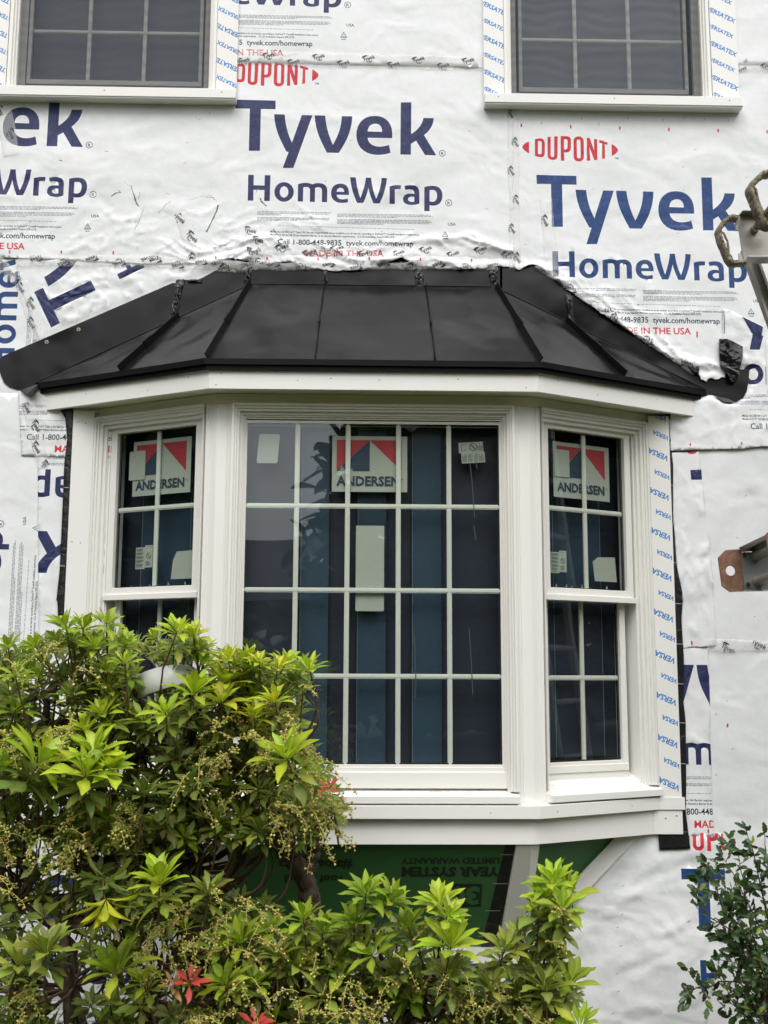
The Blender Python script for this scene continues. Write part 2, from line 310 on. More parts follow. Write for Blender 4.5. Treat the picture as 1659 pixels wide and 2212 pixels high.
def build_block():
    P = {}
    P['ty'] = [(*tess(to_wall(flat_path(d, f), REF)), 'ink') for f, d in W_TY]
    P['hw'] = [(*tess(to_wall(flat_path(d, f), REF)), 'ink') for f, d in W_HW]
    P['dp'] = [(*tess(to_wall(flat_path(d, dC), REFD)), 'red') for d in W_DP]
    P['dp'].append(text_line('TM', xz(1326, 346.6), xz(1335, 346.8), 'black', .01, REFD))
    for cx, cy, r in ((955, 333.7, 7.2), (968.7, 440.5, 7.4)):
        P['ty' if cy < 400 else 'hw'] += [(*tess(to_wall(ring(cx, cy, r, 1.3), REF)), 'ink'), text_line('R', xz(cx-2.8, cy+3.6), xz(cx+3.1, cy+3.7), 'ink', .02, REF)]
    L = []
    r = random.Random(3)
    for x0, x1, ys in ((195, 645, (1290, 1299, 1308, 1326, 1334, 1342)), (677, 1255, (1297, 1305, 1313, 1331, 1339, 1347, 1355))):
        for i, y in enumerate(ys):
            xe = x1-(r.uniform(150, 330) if i in (2, len(ys)-1) else r.uniform(0, 25)); x = x0
            while x < xe:
                wd = r.uniform(9, 34); L.append(bar(z2(x, y+(x-640)*.016)-REF, z2(min(x+wd, xe), y+(x+wd-640)*.016)-REF, .0042, 'grey')); x += wd+3.5
    x = 322
    while x < 1135:
        wd = r.uniform(8, 30); L.append(bar(z2(x, 1369+(x-322)*.027)-REF, z2(x+wd, 1369+(x+wd-322)*.027)-REF, .0030, 'grey')); x += wd+5
    P['legal'] = L
    P['meets'] = [text_line('Meets the ASTM E1677 Type I Air Barrier requirements when installed as an air barrier according to DuPont\u2122 Tyvek\u00ae Installation Instructions.', z2(275, 1409), z2(1172, 1429), 'black', .022, REF, 1.12),
                  text_line('Meets ICC-ES AC-38 Water-Resistive Barrier & Air Barrier Material requirements.  ICC-ES Evaluation Report ESR-2375.', z2(275, 1428), z2(1025, 1444), 'black', .022, REF, 1.12)]
    P['call'] = [text_line('Call 1-800-448-9835  tyvek.com/homewrap', z2(320, 1481), z2(1135, 1494), 'black', .018, REF, 1.06)]
    P['made'] = [text_line('MADE IN THE USA', z2(485, 1552), z2(958, 1557), 'red', .022, REF)]
    P['usa'] = [text_line('USA', z2(1343, 1367), z2(1391, 1368), 'black', .02, REF)]
    tri = lambda c, s: [(c[0]-s, c[1]-s*.8), (c[0]+s, c[1]-s*.8), (c[0], c[1]+s)]
    c = z2(1326, 1422)-REF; P['usa'].append((*tess([tri(c, .0155), tri(c, .0105)]), 'black'))
    P['usa'].append(text_line('2', z2(1323, 1429), z2(1330, 1429), 'black', .03, REF)); P['usa'].append(text_line('HDPE', z2(1312, 1453), z2(1341, 1453.5), 'black', .03, REF))
    P['tick'] = [bar(z2(255+307.5*k, 1557+k*2.6)-REF, z2(255+307.5*k, 1577+k*2.6)-REF, .0068, 'red') for k in range(-1, 5)]
    return P
BLK = build_block()
PERIOD = xz(955, 333.7)-xz(194, 315.7)
def place(pieces, anchor, target, ang=0., ink='navy', sub=None):
    """copy print pieces so that the reference photo position `anchor` lands at `target`, turned by ang degrees"""
    a = xz(*anchor); t = xz(*target); c, s = math.cos(R_(ang)), math.sin(R_(ang)); R2 = np.array([[c, -s], [s, c]]); out = []
    for V, T, m in pieces: out.append(((V+REF-a) @ R2.T+t, T, ink if m == 'ink' else (sub or {}).get(m, m)))
    return out
def block(anchor, target, ang=0., ink='navy', what='ty hw legal meets call made usa tick dp', sub=None, shift=0):
    out = []
    for k in what.split(): out += place(BLK[k], anchor, target, ang, ink, sub)
    return out
T0 = (509.3, 218.4); MADE0 = (659.7, 556.1)
# ------------------------------------------------------------------ crumple heights
_perm = rng.permutation(512); _g = rng.normal(size=(512, 2)); _g /= np.linalg.norm(_g, axis=1)[:, None]
def perlin(x, y):
    xi, yi = np.floor(x).astype(int), np.floor(y).astype(int); xf, yf = x-xi, y-yi
    def gr(i, j, fx, fy):
        h = _g[(_perm[(i % 512)]+j*57) % 512]; return h[..., 0]*fx+h[..., 1]*fy
    u, v = xf*xf*xf*(xf*(xf*6-15)+10), yf*yf*yf*(yf*(yf*6-15)+10)
    a, b = gr(xi, yi, xf, yf), gr(xi+1, yi, xf-1, yf); c, d = gr(xi, yi+1, xf, yf-1), gr(xi+1, yi+1, xf-1, yf-1)
    return (a*(1-u)+b*u)*(1-v)+(c*(1-u)+d*u)*v
def ridged(x, y, o=4):
    s = 0; a = 1; k = 1
    for i in range(o): s = s+a*(1-np.abs(perlin(x*k+i*17.3, y*k+i*5.1))*2.6); a *= .5; k *= 2.03
    return s/1.9
def folds(poly_pts, n, ang, spread, lr, wr, ar, seed=0, Y=0):
    """random creases whose middles lie along / inside the photo polygon"""
    r = np.random.default_rng(seed); P = np.array(XZ(poly_pts)); out = []
    lo, hi = P.min(0), P.max(0); k = 0
    while len(out) < n and k < 9000:
        k += 1; c = lo+(hi-lo)*r.random(2)
        if not inside(c, P): continue
        a = R_(ang+r.normal()*spread); L = r.uniform(*lr)/2; d = np.array([math.cos(a), math.sin(a)])*L
        out.append((c-d, c+d, r.uniform(*wr), r.uniform(*ar)*(1 if r.random() > .3 else -.5)))
    return out
def inside(p, P):
    x, y = p; n = len(P); c = False; j = n-1
    for i in range(n):
        if (P[i][1] > y) != (P[j][1] > y) and x < (P[j][0]-P[i][0])*(y-P[i][1])/(P[j][1]-P[i][1])+P[i][0]: c = not c
        j = i
    return c
def fold(p1, p2, w_, a): return (xz(*p1), xz(*p2), w_, a)
def height(X, Z, base, fl, seed=0., crum=None):
    h = base*(.55+.9*perlin(X*2.1+seed, Z*2.9+seed))+base*.35*perlin(X*7+seed, Z*6)
    if crum is not None:
        amp, poly = crum; P = np.array(XZ(poly)); c = P.mean(0)
        msk = soft_mask(X, Z, P, .07); h = h+amp*msk*(.75*np.clip(ridged(X*6.5+seed, Z*6.5), 0, 2)+.5*ridged(X*15+3, Z*13+seed, 3))
    for p1, p2, w_, a in fl:
        d = p2-p1; L = np.linalg.norm(d); d = d/L; rx, rz = X-p1[0], Z-p1[1]; t = (rx*d[0]+rz*d[1])/L; s = rx*-d[1]+rz*d[0]
        s = s+.02*np.sin(t*7+p1[0]*9)*min(1, L/.2)
        e = np.clip(np.minimum(t, 1-t)*3.2, 0, 1); e = e*e*(3-2*e)
        q = np.abs(s)/(w_*(.5+e)); h = h+a*e*np.where(s > 0, np.exp(-q*1.3), np.exp(-q*q*2.2))
    return np.maximum(h, 0)
def soft_mask(X, Z, P, soft):
    n = len(P); D = np.full(X.shape, 1e9); ins = np.zeros(X.shape, bool); j = n-1
    for i in range(n):
        a, b = P[j], P[i]; ab = b-a; t = np.clip(((X-a[0])*ab[0]+(Z-a[1])*ab[1])/(ab@ab+1e-12), 0, 1)
        D = np.minimum(D, np.hypot(X-a[0]-t*ab[0], Z-a[1]-t*ab[1]))
        with np.errstate(divide='ignore', invalid='ignore'):
            ins ^= ((b[1] > Z) != (a[1] > Z)) & (X < (a[0]-b[0])*(Z-b[1])/(a[1]-b[1])+b[0])
        j = i
    return np.where(ins, 1., np.clip(1-D/soft, 0, 1))
# ------------------------------------------------------------------ one sheet = outline + prints, triangulated together
def sheet_data(outline, prints, step, dense=(), Y=0, jit=.3, holes=()):
    O = np.array(outline, float)
    if (O[:, 0]*np.roll(O[:, 1], -1)-np.roll(O[:, 0], -1)*O[:, 1]).sum() < 0: O = O[::-1]
    # outline subdivided
    ol = []
    for i in range(len(O)):
        a, b = O[i], O[(i+1) % len(O)]; k = max(1, int(np.linalg.norm(b-a)/(step*.8)))
        for j in range(k): ol.append(a+(b-a)*j/k)
    verts = [Vector(p) for p in ol]; faces = [list(range(len(ol)))]; kinds = ['base']
    for h_ in holes:
        h_ = np.array(h_, float)
        if (h_[:, 0]*np.roll(h_[:, 1], -1)-np.roll(h_[:, 0], -1)*h_[:, 1]).sum() < 0: h_ = h_[::-1]
        q = len(verts); verts += [Vector(p) for p in h_]; faces.append(list(range(q, q+len(h_)))); kinds.append('hole')
    lo, hi = O.min(0), O.max(0)
    for V, T, m in prints:
        if V[:, 0].max() < lo[0] or V[:, 0].min() > hi[0] or V[:, 1].max() < lo[1] or V[:, 1].min() > hi[1]: continue
        b = len(verts); verts += [Vector(p) for p in V]
        for t in T:
            A = V[t[1]]-V[t[0]]; B = V[t[2]]-V[t[0]]; ar = A[0]*B[1]-A[1]*B[0]
            if abs(ar) < 1e-9: continue
            faces.append([b+i for i in (t if ar > 0 else t[::-1])]); kinds.append(m)
    def grid(lo, hi, st, poly=None):
        nx, ny = int((hi[0]-lo[0])/st)+1, int((hi[1]-lo[1])/st)+1
        gx, gy = np.meshgrid(np.arange(nx)*st+lo[0], np.arange(ny)*st+lo[1]); g = np.stack([gx.ravel(), gy.ravel()], 1); g += rng.uniform(-jit, jit, g.shape)*st
        m = soft_mask(g[:, 0], g[:, 1], O, 1e-6) > .5
        if poly is not None: m &= soft_mask(g[:, 0], g[:, 1], poly, 1e-6) > .5
        return g[m]
    G = [grid(lo, hi, step)]
    for poly, st in dense:
        P = np.array(XZ(poly)); l2 = np.maximum(P.min(0), lo); h2 = np.minimum(P.max(0), hi)
        if (h2 > l2).all(): G.append(grid(l2, h2, st, P))
    for g in G: verts += [Vector(p) for p in g]
    V, E, F, _, _, fo = delaunay_2d_cdt(verts, [], faces, 0, 1e-6, True)
    V = np.array([tuple(v) for v in V]); keep = []; mt = []; P0_ = [tuple(p) for p in verts]
    def hit(i, c):   # the small print faces are triangles: make sure this one really covers the spot
        if kinds[i] in ('base', 'hole'): return False
        (ax, ay), (bx, by), (cx, cy) = (P0_[q][:2] for q in faces[i]); x, y = c; e = -2e-6
        return (bx-ax)*(y-ay)-(by-ay)*(x-ax) > e and (cx-bx)*(y-by)-(cy-by)*(x-bx) > e and (ax-cx)*(y-cy)-(ay-cy)*(x-cx) > e
    for f, o in zip(F, fo):
        if 0 not in o or any(kinds[i] == 'hole' for i in o): continue
        keep.append(f); k = 'base'
        for i in o:
            if kinds[i] != 'base' and hit(i, V[list(f)].mean(0)): k = kinds[i]
        mt.append(k)
    return V, keep, mt
def sheet_mesh(name, V2, F, mt, base_mat, yfun, thick=.0025, parent=None, mapf=None):
    names = ['base']+sorted({m for m in mt if m != 'base'}); me = bpy.data.meshes.new(name)
    y = yfun(V2[:, 0], V2[:, 1]); V = np.stack([V2[:, 0], y, V2[:, 1]], 1)
    cnt = {}
    for f in F:
        for i in range(len(f)):
            a, b = f[i], f[(i+1) % len(f)]; cnt[(a, b)] = cnt.get((a, b), 0)+1
    bd = [(a, b) for (a, b) in cnt if (b, a) not in cnt]
    vb = {}; Vl = V.tolist()
    for a, b in bd:
        for q in (a, b):
            if q not in vb: vb[q] = len(Vl); p = Vl[q]; Vl.append([p[0], p[1]+thick, p[2]])
    Fl = [list(f) for f in F]+[[a, b, vb[b], vb[a]][::-1] for a, b in bd]; mi = [names.index(m) for m in mt]+[0]*len(bd)
    if mapf: Vl = [mapf(*p) for p in Vl]
    me.from_pydata(Vl, [], Fl); me.materials.append(base_mat)
    for n in names[1:]: me.materials.append(M[n])
    me.polygons.foreach_set('material_index', mi); me.polygons.foreach_set('use_smooth', [len(f) == 3 for f in Fl])
    bm = bmesh.new(); bm.from_mesh(me)
    loose = [v for v in bm.verts if not v.link_faces]; bmesh.ops.delete(bm, geom=loose, context='VERTS')
    bm.to_mesh(me); bm.free()
    # face the viewer
    if me.polygons[0].normal.y > 0: me.flip_normals()
    return link(name, me, parent)
SURF = {}
def sheet(key, outline, Y, prints=(), step=.02, dense=(), base=.0016, fl=(), crum=None, label='', mat='wrap', seed=0., lift=None, group='house wrap sheets', holes=(), under=None):
    O = XZ(outline); V, F, mt = sheet_data(O, list(prints), step, dense, holes=holes)
    UP_ = np.array(XZ(under)) if under else None
    def yf(X, Z):
        y = Y-height(X, Z, base, fl, seed, crum)
        y = y-(lift(X, Z) if lift else 0)
        if UP_ is not None: k = soft_mask(X, Z, UP_, .015); y = y+(np.maximum(y, -.0052)-y)*np.minimum(k*2.2, 1)
        return y
    SURF[key] = yf
    o = sheet_mesh('house_wrap_sheet', V, F, mt, M[mat], yf)
    return tag(o, label, 'house wrap', group)
# small marks repeated along the seam tape
def tape_marks(L, wd, sc=1., alt=True, rot=20, first=.02, gap=.058*1.94, flip=False):
    out = []; TY = [(V, T) for V, T, m in BLK['ty'][:5]]; c0 = np.array([.42, -.115]); k = .060*sc; x = first; i = 0
    while x < L:
        ctr = np.array([x, (wd*.20 if i % 2 else -wd*.22) if alt else 0.]); a = R_(rot); c, s = math.cos(a), math.sin(a); R2 = np.array([[c, -s], [s, c]])
        for V, T in TY: out.append((((V-c0)*np.array([k, k*1.15])) @ R2.T+ctr, T, 'black'))
        lens = np.array([[-.030, .0115], [-.021, .0152], [-.009, .0162], [.001, .013], [-.010, .0102], [-.022, .0092]])*sc
        out.append((lens @ R2.T+ctr, [(0, 1, 5), (1, 4, 5), (1, 2, 4), (2, 3, 4)], 'black'))
        V, T = font('Tape', .02); out.append(((V*.0115*sc+np.array([-.012, -.021])*sc) @ R2.T+ctr, T, 'black'))
        x += gap; i += 1
    if flip: out = [(np.array([[L, 0]])+V*np.array([[-1, -1]]), T, m) for V, T, m in out]
    return out
def tape(p1, p2, wd, parent, yf, marks=None, off=.0015, **kw):
    """strip of seam tape between photo positions, lying on the sheet surface(s) yf"""
    a, b = xz(*p1), xz(*p2); d = b-a; L = np.linalg.norm(d); d /= L; n = np.array([-d[1], d[0]])
    mk = tape_marks(L, wd, **kw); loc = [(np.outer(V[:, 0], d)+np.outer(V[:, 1], n)+a, T, m) for V, T, m in mk]
    r = np.random.default_rng(int(abs(p1[0]*7+p1[1])))
    k = max(2, int(L/.09)); top = [a+d*L*i/k+n*(wd/2+r.uniform(-.004, .004)) for i in range(k+1)]; bot = [a+d*L*i/k-n*(wd/2+r.uniform(-.004, .004)) for i in range(k+1)]
    V, F, mt = sheet_data(bot+top[::-1], loc, .02)
    yfs = yf if isinstance(yf, (list, tuple)) else [yf]
    f = lambda X, Z: np.min([g(X, Z) for g in yfs], axis=0)-off
    return sheet_mesh('tape_strip', V, F, mt, M['tape'], f, .0008, parent)
# ------------------------------------------------------------------ setting: ground, house wall, room behind
g = MB(); g.add([(-60, -60, 0), (60, -60, 0), (60, 30, 0), (-60, 30, 0)], [(0, 1, 2, 3)])
t = NT('lawn ground'); f = t.noise(6, 6, .7)
M['lawn'] = t.done(t.bsdf(t.mix(f, (.05, .075, .025), (.10, .085, .05)), .95, 0, .2, t.bump(t.noise(25, 4, .7), .8, .03)))
tag(g.build('ground', M['lawn']), kind='structure')
XS = [-4.6, -1.66, -1.12, -.72, .59, 1.12, 1.535, 4.6]; ZS = [0, 1.06, 2.54, 4.05, 5.6, 7.0]
hw = MB()
for i in range(len(XS)-1):
    for j in range(len(ZS)-1):
        x0, x1, z0, z1 = XS[i], XS[i+1], ZS[j], ZS[j+1]
        bay = z0 == 1.06 and x0 >= -1.121 and x1 <= 1.121
        up = z0 == 4.05 and ((x0 >= -1.661 and x1 <= -.719) or (x0 >= .589 and x1 <= 1.536))
        if not bay and not up: hw.box(x0, x1, .02, .16, z0, z1)
for x0, x1, z0, z1 in ((-1.3, 1.3, 1.0, 2.62), (-1.7, -.68, 4.0, 5.65), (.55, 1.58, 4.0, 5.65)):   # rooms behind the openings
    y0, y1 = .16, 1.9
    hw.add([(x0, y0, z0), (x1, y0, z0), (x1, y1, z0), (x0, y1, z0), (x0, y0, z1), (x1, y0, z1), (x1, y1, z1), (x0, y1, z1)], [(0, 1, 2, 3), (4, 7, 6, 5), (1, 5, 6, 2), (2, 6, 7, 3), (3, 7, 4, 0)], 1)
o = hw.build('house_wall', [M['wrap3'], M['room']]); tag(o, 'house wall under construction, covered in white house wrap behind the bay window', 'house wall')
# ------------------------------------------------------------------ wrap sheets
WINH = [[(-1.655, 4.06), (-.725, 4.06), (-.725, 5.62), (-1.655, 5.62)], [(.60, 4.06), (1.53, 4.06), (1.53, 5.62), (.60, 5.62)]]
FL_L = [(0, 776), (4, 770), (167, 700), (373, 611), (400, 614), (437, 600), (490, 571), (500, 560), (530, 556), (530, 628), (333, 716), (180, 784), (85, 826), (70, 852), (55, 850), (43, 843), (20, 836), (8, 826), (0, 806), (-2, 790)]
FL_R = [(1080, 560), (1166, 566), (1225, 600), (1309, 660), (1382, 705), (1447, 745), (1500, 780), (1560, 800), (1619, 797), (1617, 822), (1613, 845), (1606, 859), (1590, 868), (1577, 869), (1564, 867), (1542, 854), (1525, 852), (1513, 858), (1300, 745), (1080, 624)]
EDGE_B = [(440, 571), (470, 566), (500, 562), (530, 567), (560, 572), (599, 571), (628, 568), (647, 575), (670, 580), (696, 585), (722, 589), (768, 587), (817, 578), (852, 566), (869, 561), (877, 566), (885, 572), (905, 577), (930, 580), (952, 583), (1002, 583), (1051, 581), (1080, 577), (1108, 580)]
EDGE_D = [(1098, 575), (1119, 586), (1148, 574), (1166, 582), (1206, 610), (1257, 652), (1309, 688), (1363, 721), (1407, 747), (1447, 776), (1484, 792), (1496, 806), (1508, 812), (1512, 822), (1524, 827), (1532, 819), (1545, 822), (1556, 817), (1564, 818), (1576, 822), (1590, 827), (1597, 812), (1619, 801)]
def ragged(E_, amp, seed):
    r = np.random.default_rng(seed); o_ = []
    for (a, b), (c, d) in zip(E_[:-1], E_[1:]):
        n = max(1, int(math.hypot(c-a, d-b)/5))
        for i in range(n): o_.append((a+(c-a)*i/n+(r.normal()*amp*.6 if i else 0), b+(d-b)*i/n+(r.normal()*amp if i else 0)))
    return o_+[E_[-1]]
EDGE_B = ragged(EDGE_B, .9, 1); EDGE_D = ragged(EDGE_D, 1.3, 2)
def edge_lift(E, w_, a):
    P = np.array(XZ(E))
    def f(X, Z):
        D = np.full(X.shape, 9.)
        for p, q in zip(P[:-1], P[1:]):
            ab = q-p; t = np.clip(((X-p[0])*ab[0]+(Z-p[1])*ab[1])/(ab@ab), 0, 1); D = np.minimum(D, np.hypot(X-p[0]-t*ab[0], Z-p[1]-t*ab[1]))
        return a*np.exp(-(D/w_)**2)
    return f
BW = [(340, 470), (1120, 470), (1120, 600), (340, 600)]
fB = folds([(380, 525), (1100, 520), (1100, 585), (420, 585)], 95, -2, 9, (.10, .42), (.006, .013), (.002, .0075), 1)
fB += folds([(200, 440), (700, 440), (700, 560), (60, 560)], 80, 22, 24, (.06, .30), (.005, .011), (.001, .0035), 2)
fB += folds([(0, 350), (300, 330), (420, 470), (0, 540)], 46, 24, 14, (.08, .45), (.006, .016), (.0008, .0026), 3)
fB += [fold((480, 490), (1090, 470), .03, .003), fold((860, 400), (1010, 408), .006, .002), fold((700, 415), (965, 400), .006, .002)]
fD = folds([(1130, 560), (1230, 600), (1500, 780), (1560, 790), (1540, 820), (1440, 790), (1130, 610)], 95, -34, 9, (.08, .34), (.006, .013), (.002, .0075), 4)
fD += folds([(1200, 480), (1360, 540), (1560, 800), (1300, 690), (1160, 560)], 54, -38, 20, (.08, .4), (.006, .015), (.0008, .003), 5)
fD += [fold((1040, 150), (930, 120), .02, .004), fold((1535, 690), (1310, 660), .012, .004), fold((1540, 688), (1560, 800), .012, .004)]
inkR = 'blue'
TOPP = block((829.1, 556.1), (613.1, 123.5), what='hw legal meets call made usa tick')
sheet('A', [(-160, -620), (1800, -620), (1800, 143), (1585, 142), (1100, 153), (1045, 150), (515, 137), (-160, 124)], -.0135, TOPP, .03, base=.0015,
      fl=[fold((880, 120), (1045, 150), .012, .005), fold((930, 60), (1045, 140), .02, .003)], label='white wrap sheet lapped over the top seam between the two upstairs windows', seed=3., holes=WINH)
def dupont(T_at, **k):   # the oval mark keeps its own offset from the word below it
    t = xz(*T_at); return [(V+t, T, m) for V, T, m in BLK['dp']]
cen = block(T0, T0, what='ty hw legal meets call made usa tick')+dupont(T0)
lft = block((955, 333.7), (194, 315.7), what='ty hw legal meets call made usa tick')
scuff = []
r_ = random.Random(5)
def stroke(pts, wd, n=1, mat='smudge'):
    for k in range(n):
        P = [xz(a+r_.uniform(-1, 1), b+r_.uniform(-1, 1)) for a, b in pts]
        for i, (p, q) in enumerate(zip(P[:-1], P[1:])):
            if r_.random() < .84: scuff.append(bar(p, q, wd*r_.uniform(.35, 1.2), mat))
stroke([(285, 404), (289, 420), (293, 432), (297, 443), (300, 448)], .006, 3); stroke([(300, 405), (303, 418), (301, 432), (304, 440)], .002, 1)
stroke([(473, 445), (468, 460), (462, 475), (456, 485), (449, 500), (446, 503)], .005, 3); stroke([(402, 445), (420, 436), (445, 428), (463, 430), (472, 440)], .0022, 1)
stroke([(414, 434), (430, 428), (455, 424), (464, 434)], .0018, 1); stroke([(343, 463), (352, 452), (362, 443), (371, 438)], .0025, 1); stroke([(255, 413), (262, 418), (250, 420), (241, 426)], .003, 2)
stroke([(272, 395), (276, 402), (288, 404)], .002, 1); stroke([(312, 455), (306, 470), (300, 486), (291, 500)], .0015, 1); stroke([(562, 430), (565, 436), (569, 442), (576, 448)], .006, 2)
stroke([(553, 420), (556, 412), (560, 408)], .003); stroke([(130, 348), (135, 350)], .003); stroke([(235, 330), (228, 328)], .004); stroke([(700, 540), (705, 552), (708, 560)], .006, 2); stroke([(590, 497), (600, 508), (612, 520), (600, 523), (588, 533)], .004, 2)
for k in range(26):
    x, y = r_.uniform(20, 1100), r_.uniform(240, 540); a = r_.uniform(-.5, 1.2); l = r_.uniform(2, 8); scuff.append(bar(xz(x, y), xz(x+l*math.cos(a), y+l*math.sin(a)), .0016, 'smudge'))
for x, y in ((254, 224), (346, 224), (454, 245), (193, 224)): scuff.append(bar(xz(x, y), xz(x-1, y+5), .0018, 'smudge'))
sheet('B', [(-160, 105), (1045, 125), (1108, 130)]+EDGE_B[::-1]+[(300, 572), (150, 563), (60, 560), (-160, 553)], -.0105, lft+cen+scuff, .024, ((BW, .0085), ([(0, 420), (700, 420), (700, 570), (0, 570)], .013)), .0017, fB, None,
      'large white wrap sheet with the middle word marks, torn along the bay roof top', lift=edge_lift(EDGE_B, .03, .005), holes=WINH)
rgt = block(T0, (1157.7, 380.4), ink='blue', what='ty hw legal meets call made usa')+dupont((1157.7, 380.4))
rgt += [bar(xz(1026.1+x*.3815, (y-10)*.3815), xz(1026.1+x*.3815, (y+10)*.3815), .0068, 'red') for x, y in ((260, 717), (539, 724), (817, 732), (1094, 740), (1372, 746), (1649, 753))]
rgt += [bar(xz(1504, 718), xz(1504, 731), .0068, 'red')]
for x, y in ((1257, 256), (1356, 256), (1432, 260), (1478, 255), (1521, 258), (1573, 260), (1050, 255), (1294, 268), (1170, 266)): rgt.append(bar(xz(x, y), xz(x-2, y+5), .0018, 'smudge'))
for k in range(20):
    x, y = r_.uniform(1110, 1650), r_.uniform(280, 560); a = r_.uniform(-.3, .8); l = r_.uniform(1.5, 7); rgt.append(bar(xz(x, y), xz(x+l*math.cos(a), y+l*math.sin(a)), .0016, 'smudge'))
sheet('D', [p for p in EDGE_D if p[0] < 1566]+[(1566, 700), (1590, 700), (1636, 722), (1642, 860), (1800, 870), (1800, 125), (1098, 130)], -.0095, rgt, .024, (([(1100, 540), (1240, 560), (1560, 780), (1640, 780), (1640, 850), (1400, 800), (1100, 620)], .0085),), .0017, fD, (.0016, [(1240, 650), (1420, 640), (1560, 700), (1564, 815), (1500, 800), (1400, 740)]),
      'white wrap sheet under the right upstairs window, cut diagonally along the bay roof', seed=8., lift=edge_lift(EDGE_D[3:-8], .024, .0045), holes=WINH)
# turned scrap left of the roof
fC = folds([(80, 560), (420, 560), (440, 590), (150, 740)], 150, 20, 40, (.04, .20), (.004, .009), (.0012, .0045), 7)
sheet('C', [(30, 545), (500, 545), (500, 640), (330, 720), (150, 790), (96, 775), (70, 690), (45, 620)], -.0045, block(T0, (111.7, 708.6), 117.5, what='ty hw legal meets'), .012, base=.0012, fl=fC,
      label='crumpled white wrap scrap printed sideways above the left end of the bay roof', crum=(.0030, [(60, 560), (440, 560), (440, 600), (150, 740)]), seed=5., under=FL_L)
sheet('E', [(-160, 545), (62, 545), (78, 620), (104, 770), (104, 860), (-160, 860)], -.0025, block((614, 417), (12, 722), 90, ink='blue', what='ty hw legal meets call'), .02, base=.001, fl=(), label='white wrap strip with blue lettering reading upward at the left picture edge', seed=2., under=FL_L)
sheet('F', [(40, 840), (260, 840), (260, 989), (140, 988), (48, 985)], -.0085, block(MADE0, (119.3, 978), what='legal meets call made'), .014, base=.0012, fl=folds([(50, 850), (140, 850), (140, 985), (50, 985)], 16, 80, 40, (.05, .15), (.008, .02), (.001, .004), 9),
      label='small white wrap piece with a phone number under the left end of the bay roof', seed=1., under=FL_L)
sheet('G', [(82, 975), (230, 975), (230, 1700), (86, 1700)], -.0055, block((916, 459), (111, 1014), 180, what='ty hw legal meets'), .018, base=.0012, fl=folds([(85, 1180), (150, 1180), (150, 1500), (85, 1500)], 20, 80, 20, (.08, .3), (.008, .02), (.001, .004), 19),
      label='narrow white wrap strip with upside-down letters beside the left trim board', seed=4.)
sheet('H', [(-160, 850), (84, 850), (90, 1600), (-160, 1600)], -.0035, block((968.7, 440.5), (1.7, 1132), 90, what='ty hw legal meets usa'), .03, base=.001, fl=(), label='white wrap sheet printed upward left of the bay window, above the shrub', seed=6.)
low = block((813.7, 508.5), (123, 2206)); 
sheet('I', [(-160, 1580), (1120, 1580), (1120, 2500), (-160, 2500)], -.002, low, .03, base=.0012, fl=(), label='white wrap sheet low on the wall behind the big shrub', seed=7.)
# right-hand pieces
s4 = block((600.6, 530.7), (1619, 928.6), what='hw legal meets call')+[quadp(XZ([(1600, 687), (1620, 722), (1641, 735), (1645, 709)]), 'navy'), quadp(XZ([(1623, 723), (1616, 758), (1638, 758), (1646, 728)]), 'navy'), bar(xz(1561, 674), xz(1562, 723), .004, 'navy'),
     bar(xz(1650.5, 794), xz(1652, 833), .0028, 'navy'), bar(xz(1488.5, 959), xz(1489, 965.5), .0068, 'red'), bar(xz(1599, 956), xz(1600, 962.5), .0068, 'red')]
f4 = folds([(1450, 850), (1659, 860), (1659, 970), (1450, 970)], 70, 60, 60, (.04, .18), (.004, .010), (.001, .0034), 11)
f4 += folds([(1560, 670), (1640, 720), (1640, 800), (1600, 800)], 34, -50, 22, (.06, .25), (.005, .011), (.001, .0035), 12)
sheet('S4', [(1559, 670), (1575, 672), (1600, 686), (1646, 709), (1650, 735), (1655, 860), (1800, 850), (1800, 966), (1640, 966), (1600, 971), (1540, 972), (1447, 975), (1440, 850), (1500, 820), (1556, 800)], -.013, s4, .013, base=.0018, fl=f4,
      label='creased white wrap flap with a big navy corner, right of the bay roof', seed=9., mat='wrap', under=FL_R, crum=(.002, [(1560, 680), (1640, 720), (1650, 800), (1640, 900), (1460, 960), (1450, 900), (1600, 800)]))
sheet('S5', [(1495, 955), (1800, 955), (1800, 2500), (1495, 2500)], -.003, [bar(xz(1572-1, 1563), xz(1571, 1571), .0068, 'red'), bar(xz(1568, 1389), xz(1568, 1396), .0068, 'red')]+[bar(xz(x, y), xz(x+r_.uniform(-4, 4), y+r_.uniform(2, 6)), .002, 'smudge') for x, y in ((1546, 1540), (1583, 1616), (1548, 1672), (1536, 1788), (1630, 1330), (1612, 1070), (1590, 1160), (1570, 1512))], .03, base=.0014,
      fl=folds([(1540, 980), (1659, 980), (1659, 1130), (1540, 1130)], 10, 10, 30, (.1, .3), (.015, .03), (.001, .003), 14), label='plain white wrap sheet at the right picture edge below the roof end', seed=12.)
f6 = folds([(1462, 990), (1530, 990), (1540, 1390), (1465, 1390)], 36, 78, 22, (.06, .3), (.008, .02), (.0015, .005), 15)
sheet('S6', [(1449, 978), (1508, 976), (1512, 1000), (1521, 1097), (1530, 1163), (1536, 1230), (1541, 1296), (1545, 1363), (1545, 1396), (1470, 1401), (1468, 1360), (1474, 1300), (1462, 1240), (1456, 1150), (1449, 1090)], -.0075,
      [quadp(XZ([(1490, 1016), (1492, 1037), (1515, 1037), (1514, 1015)]), 'navy'), (*tess([XZ([(1483, 974), (1485, 980), (1492, 982), (1500, 981), (1505, 976), (1505, 972)])]), 'red'), bar(xz(1493, 1385), xz(1493, 1393), .0068, 'red')], .011, base=.0018, fl=f6,
      label='wrinkled wrap strip with a small navy square, right of the printed trim board', seed=13.)
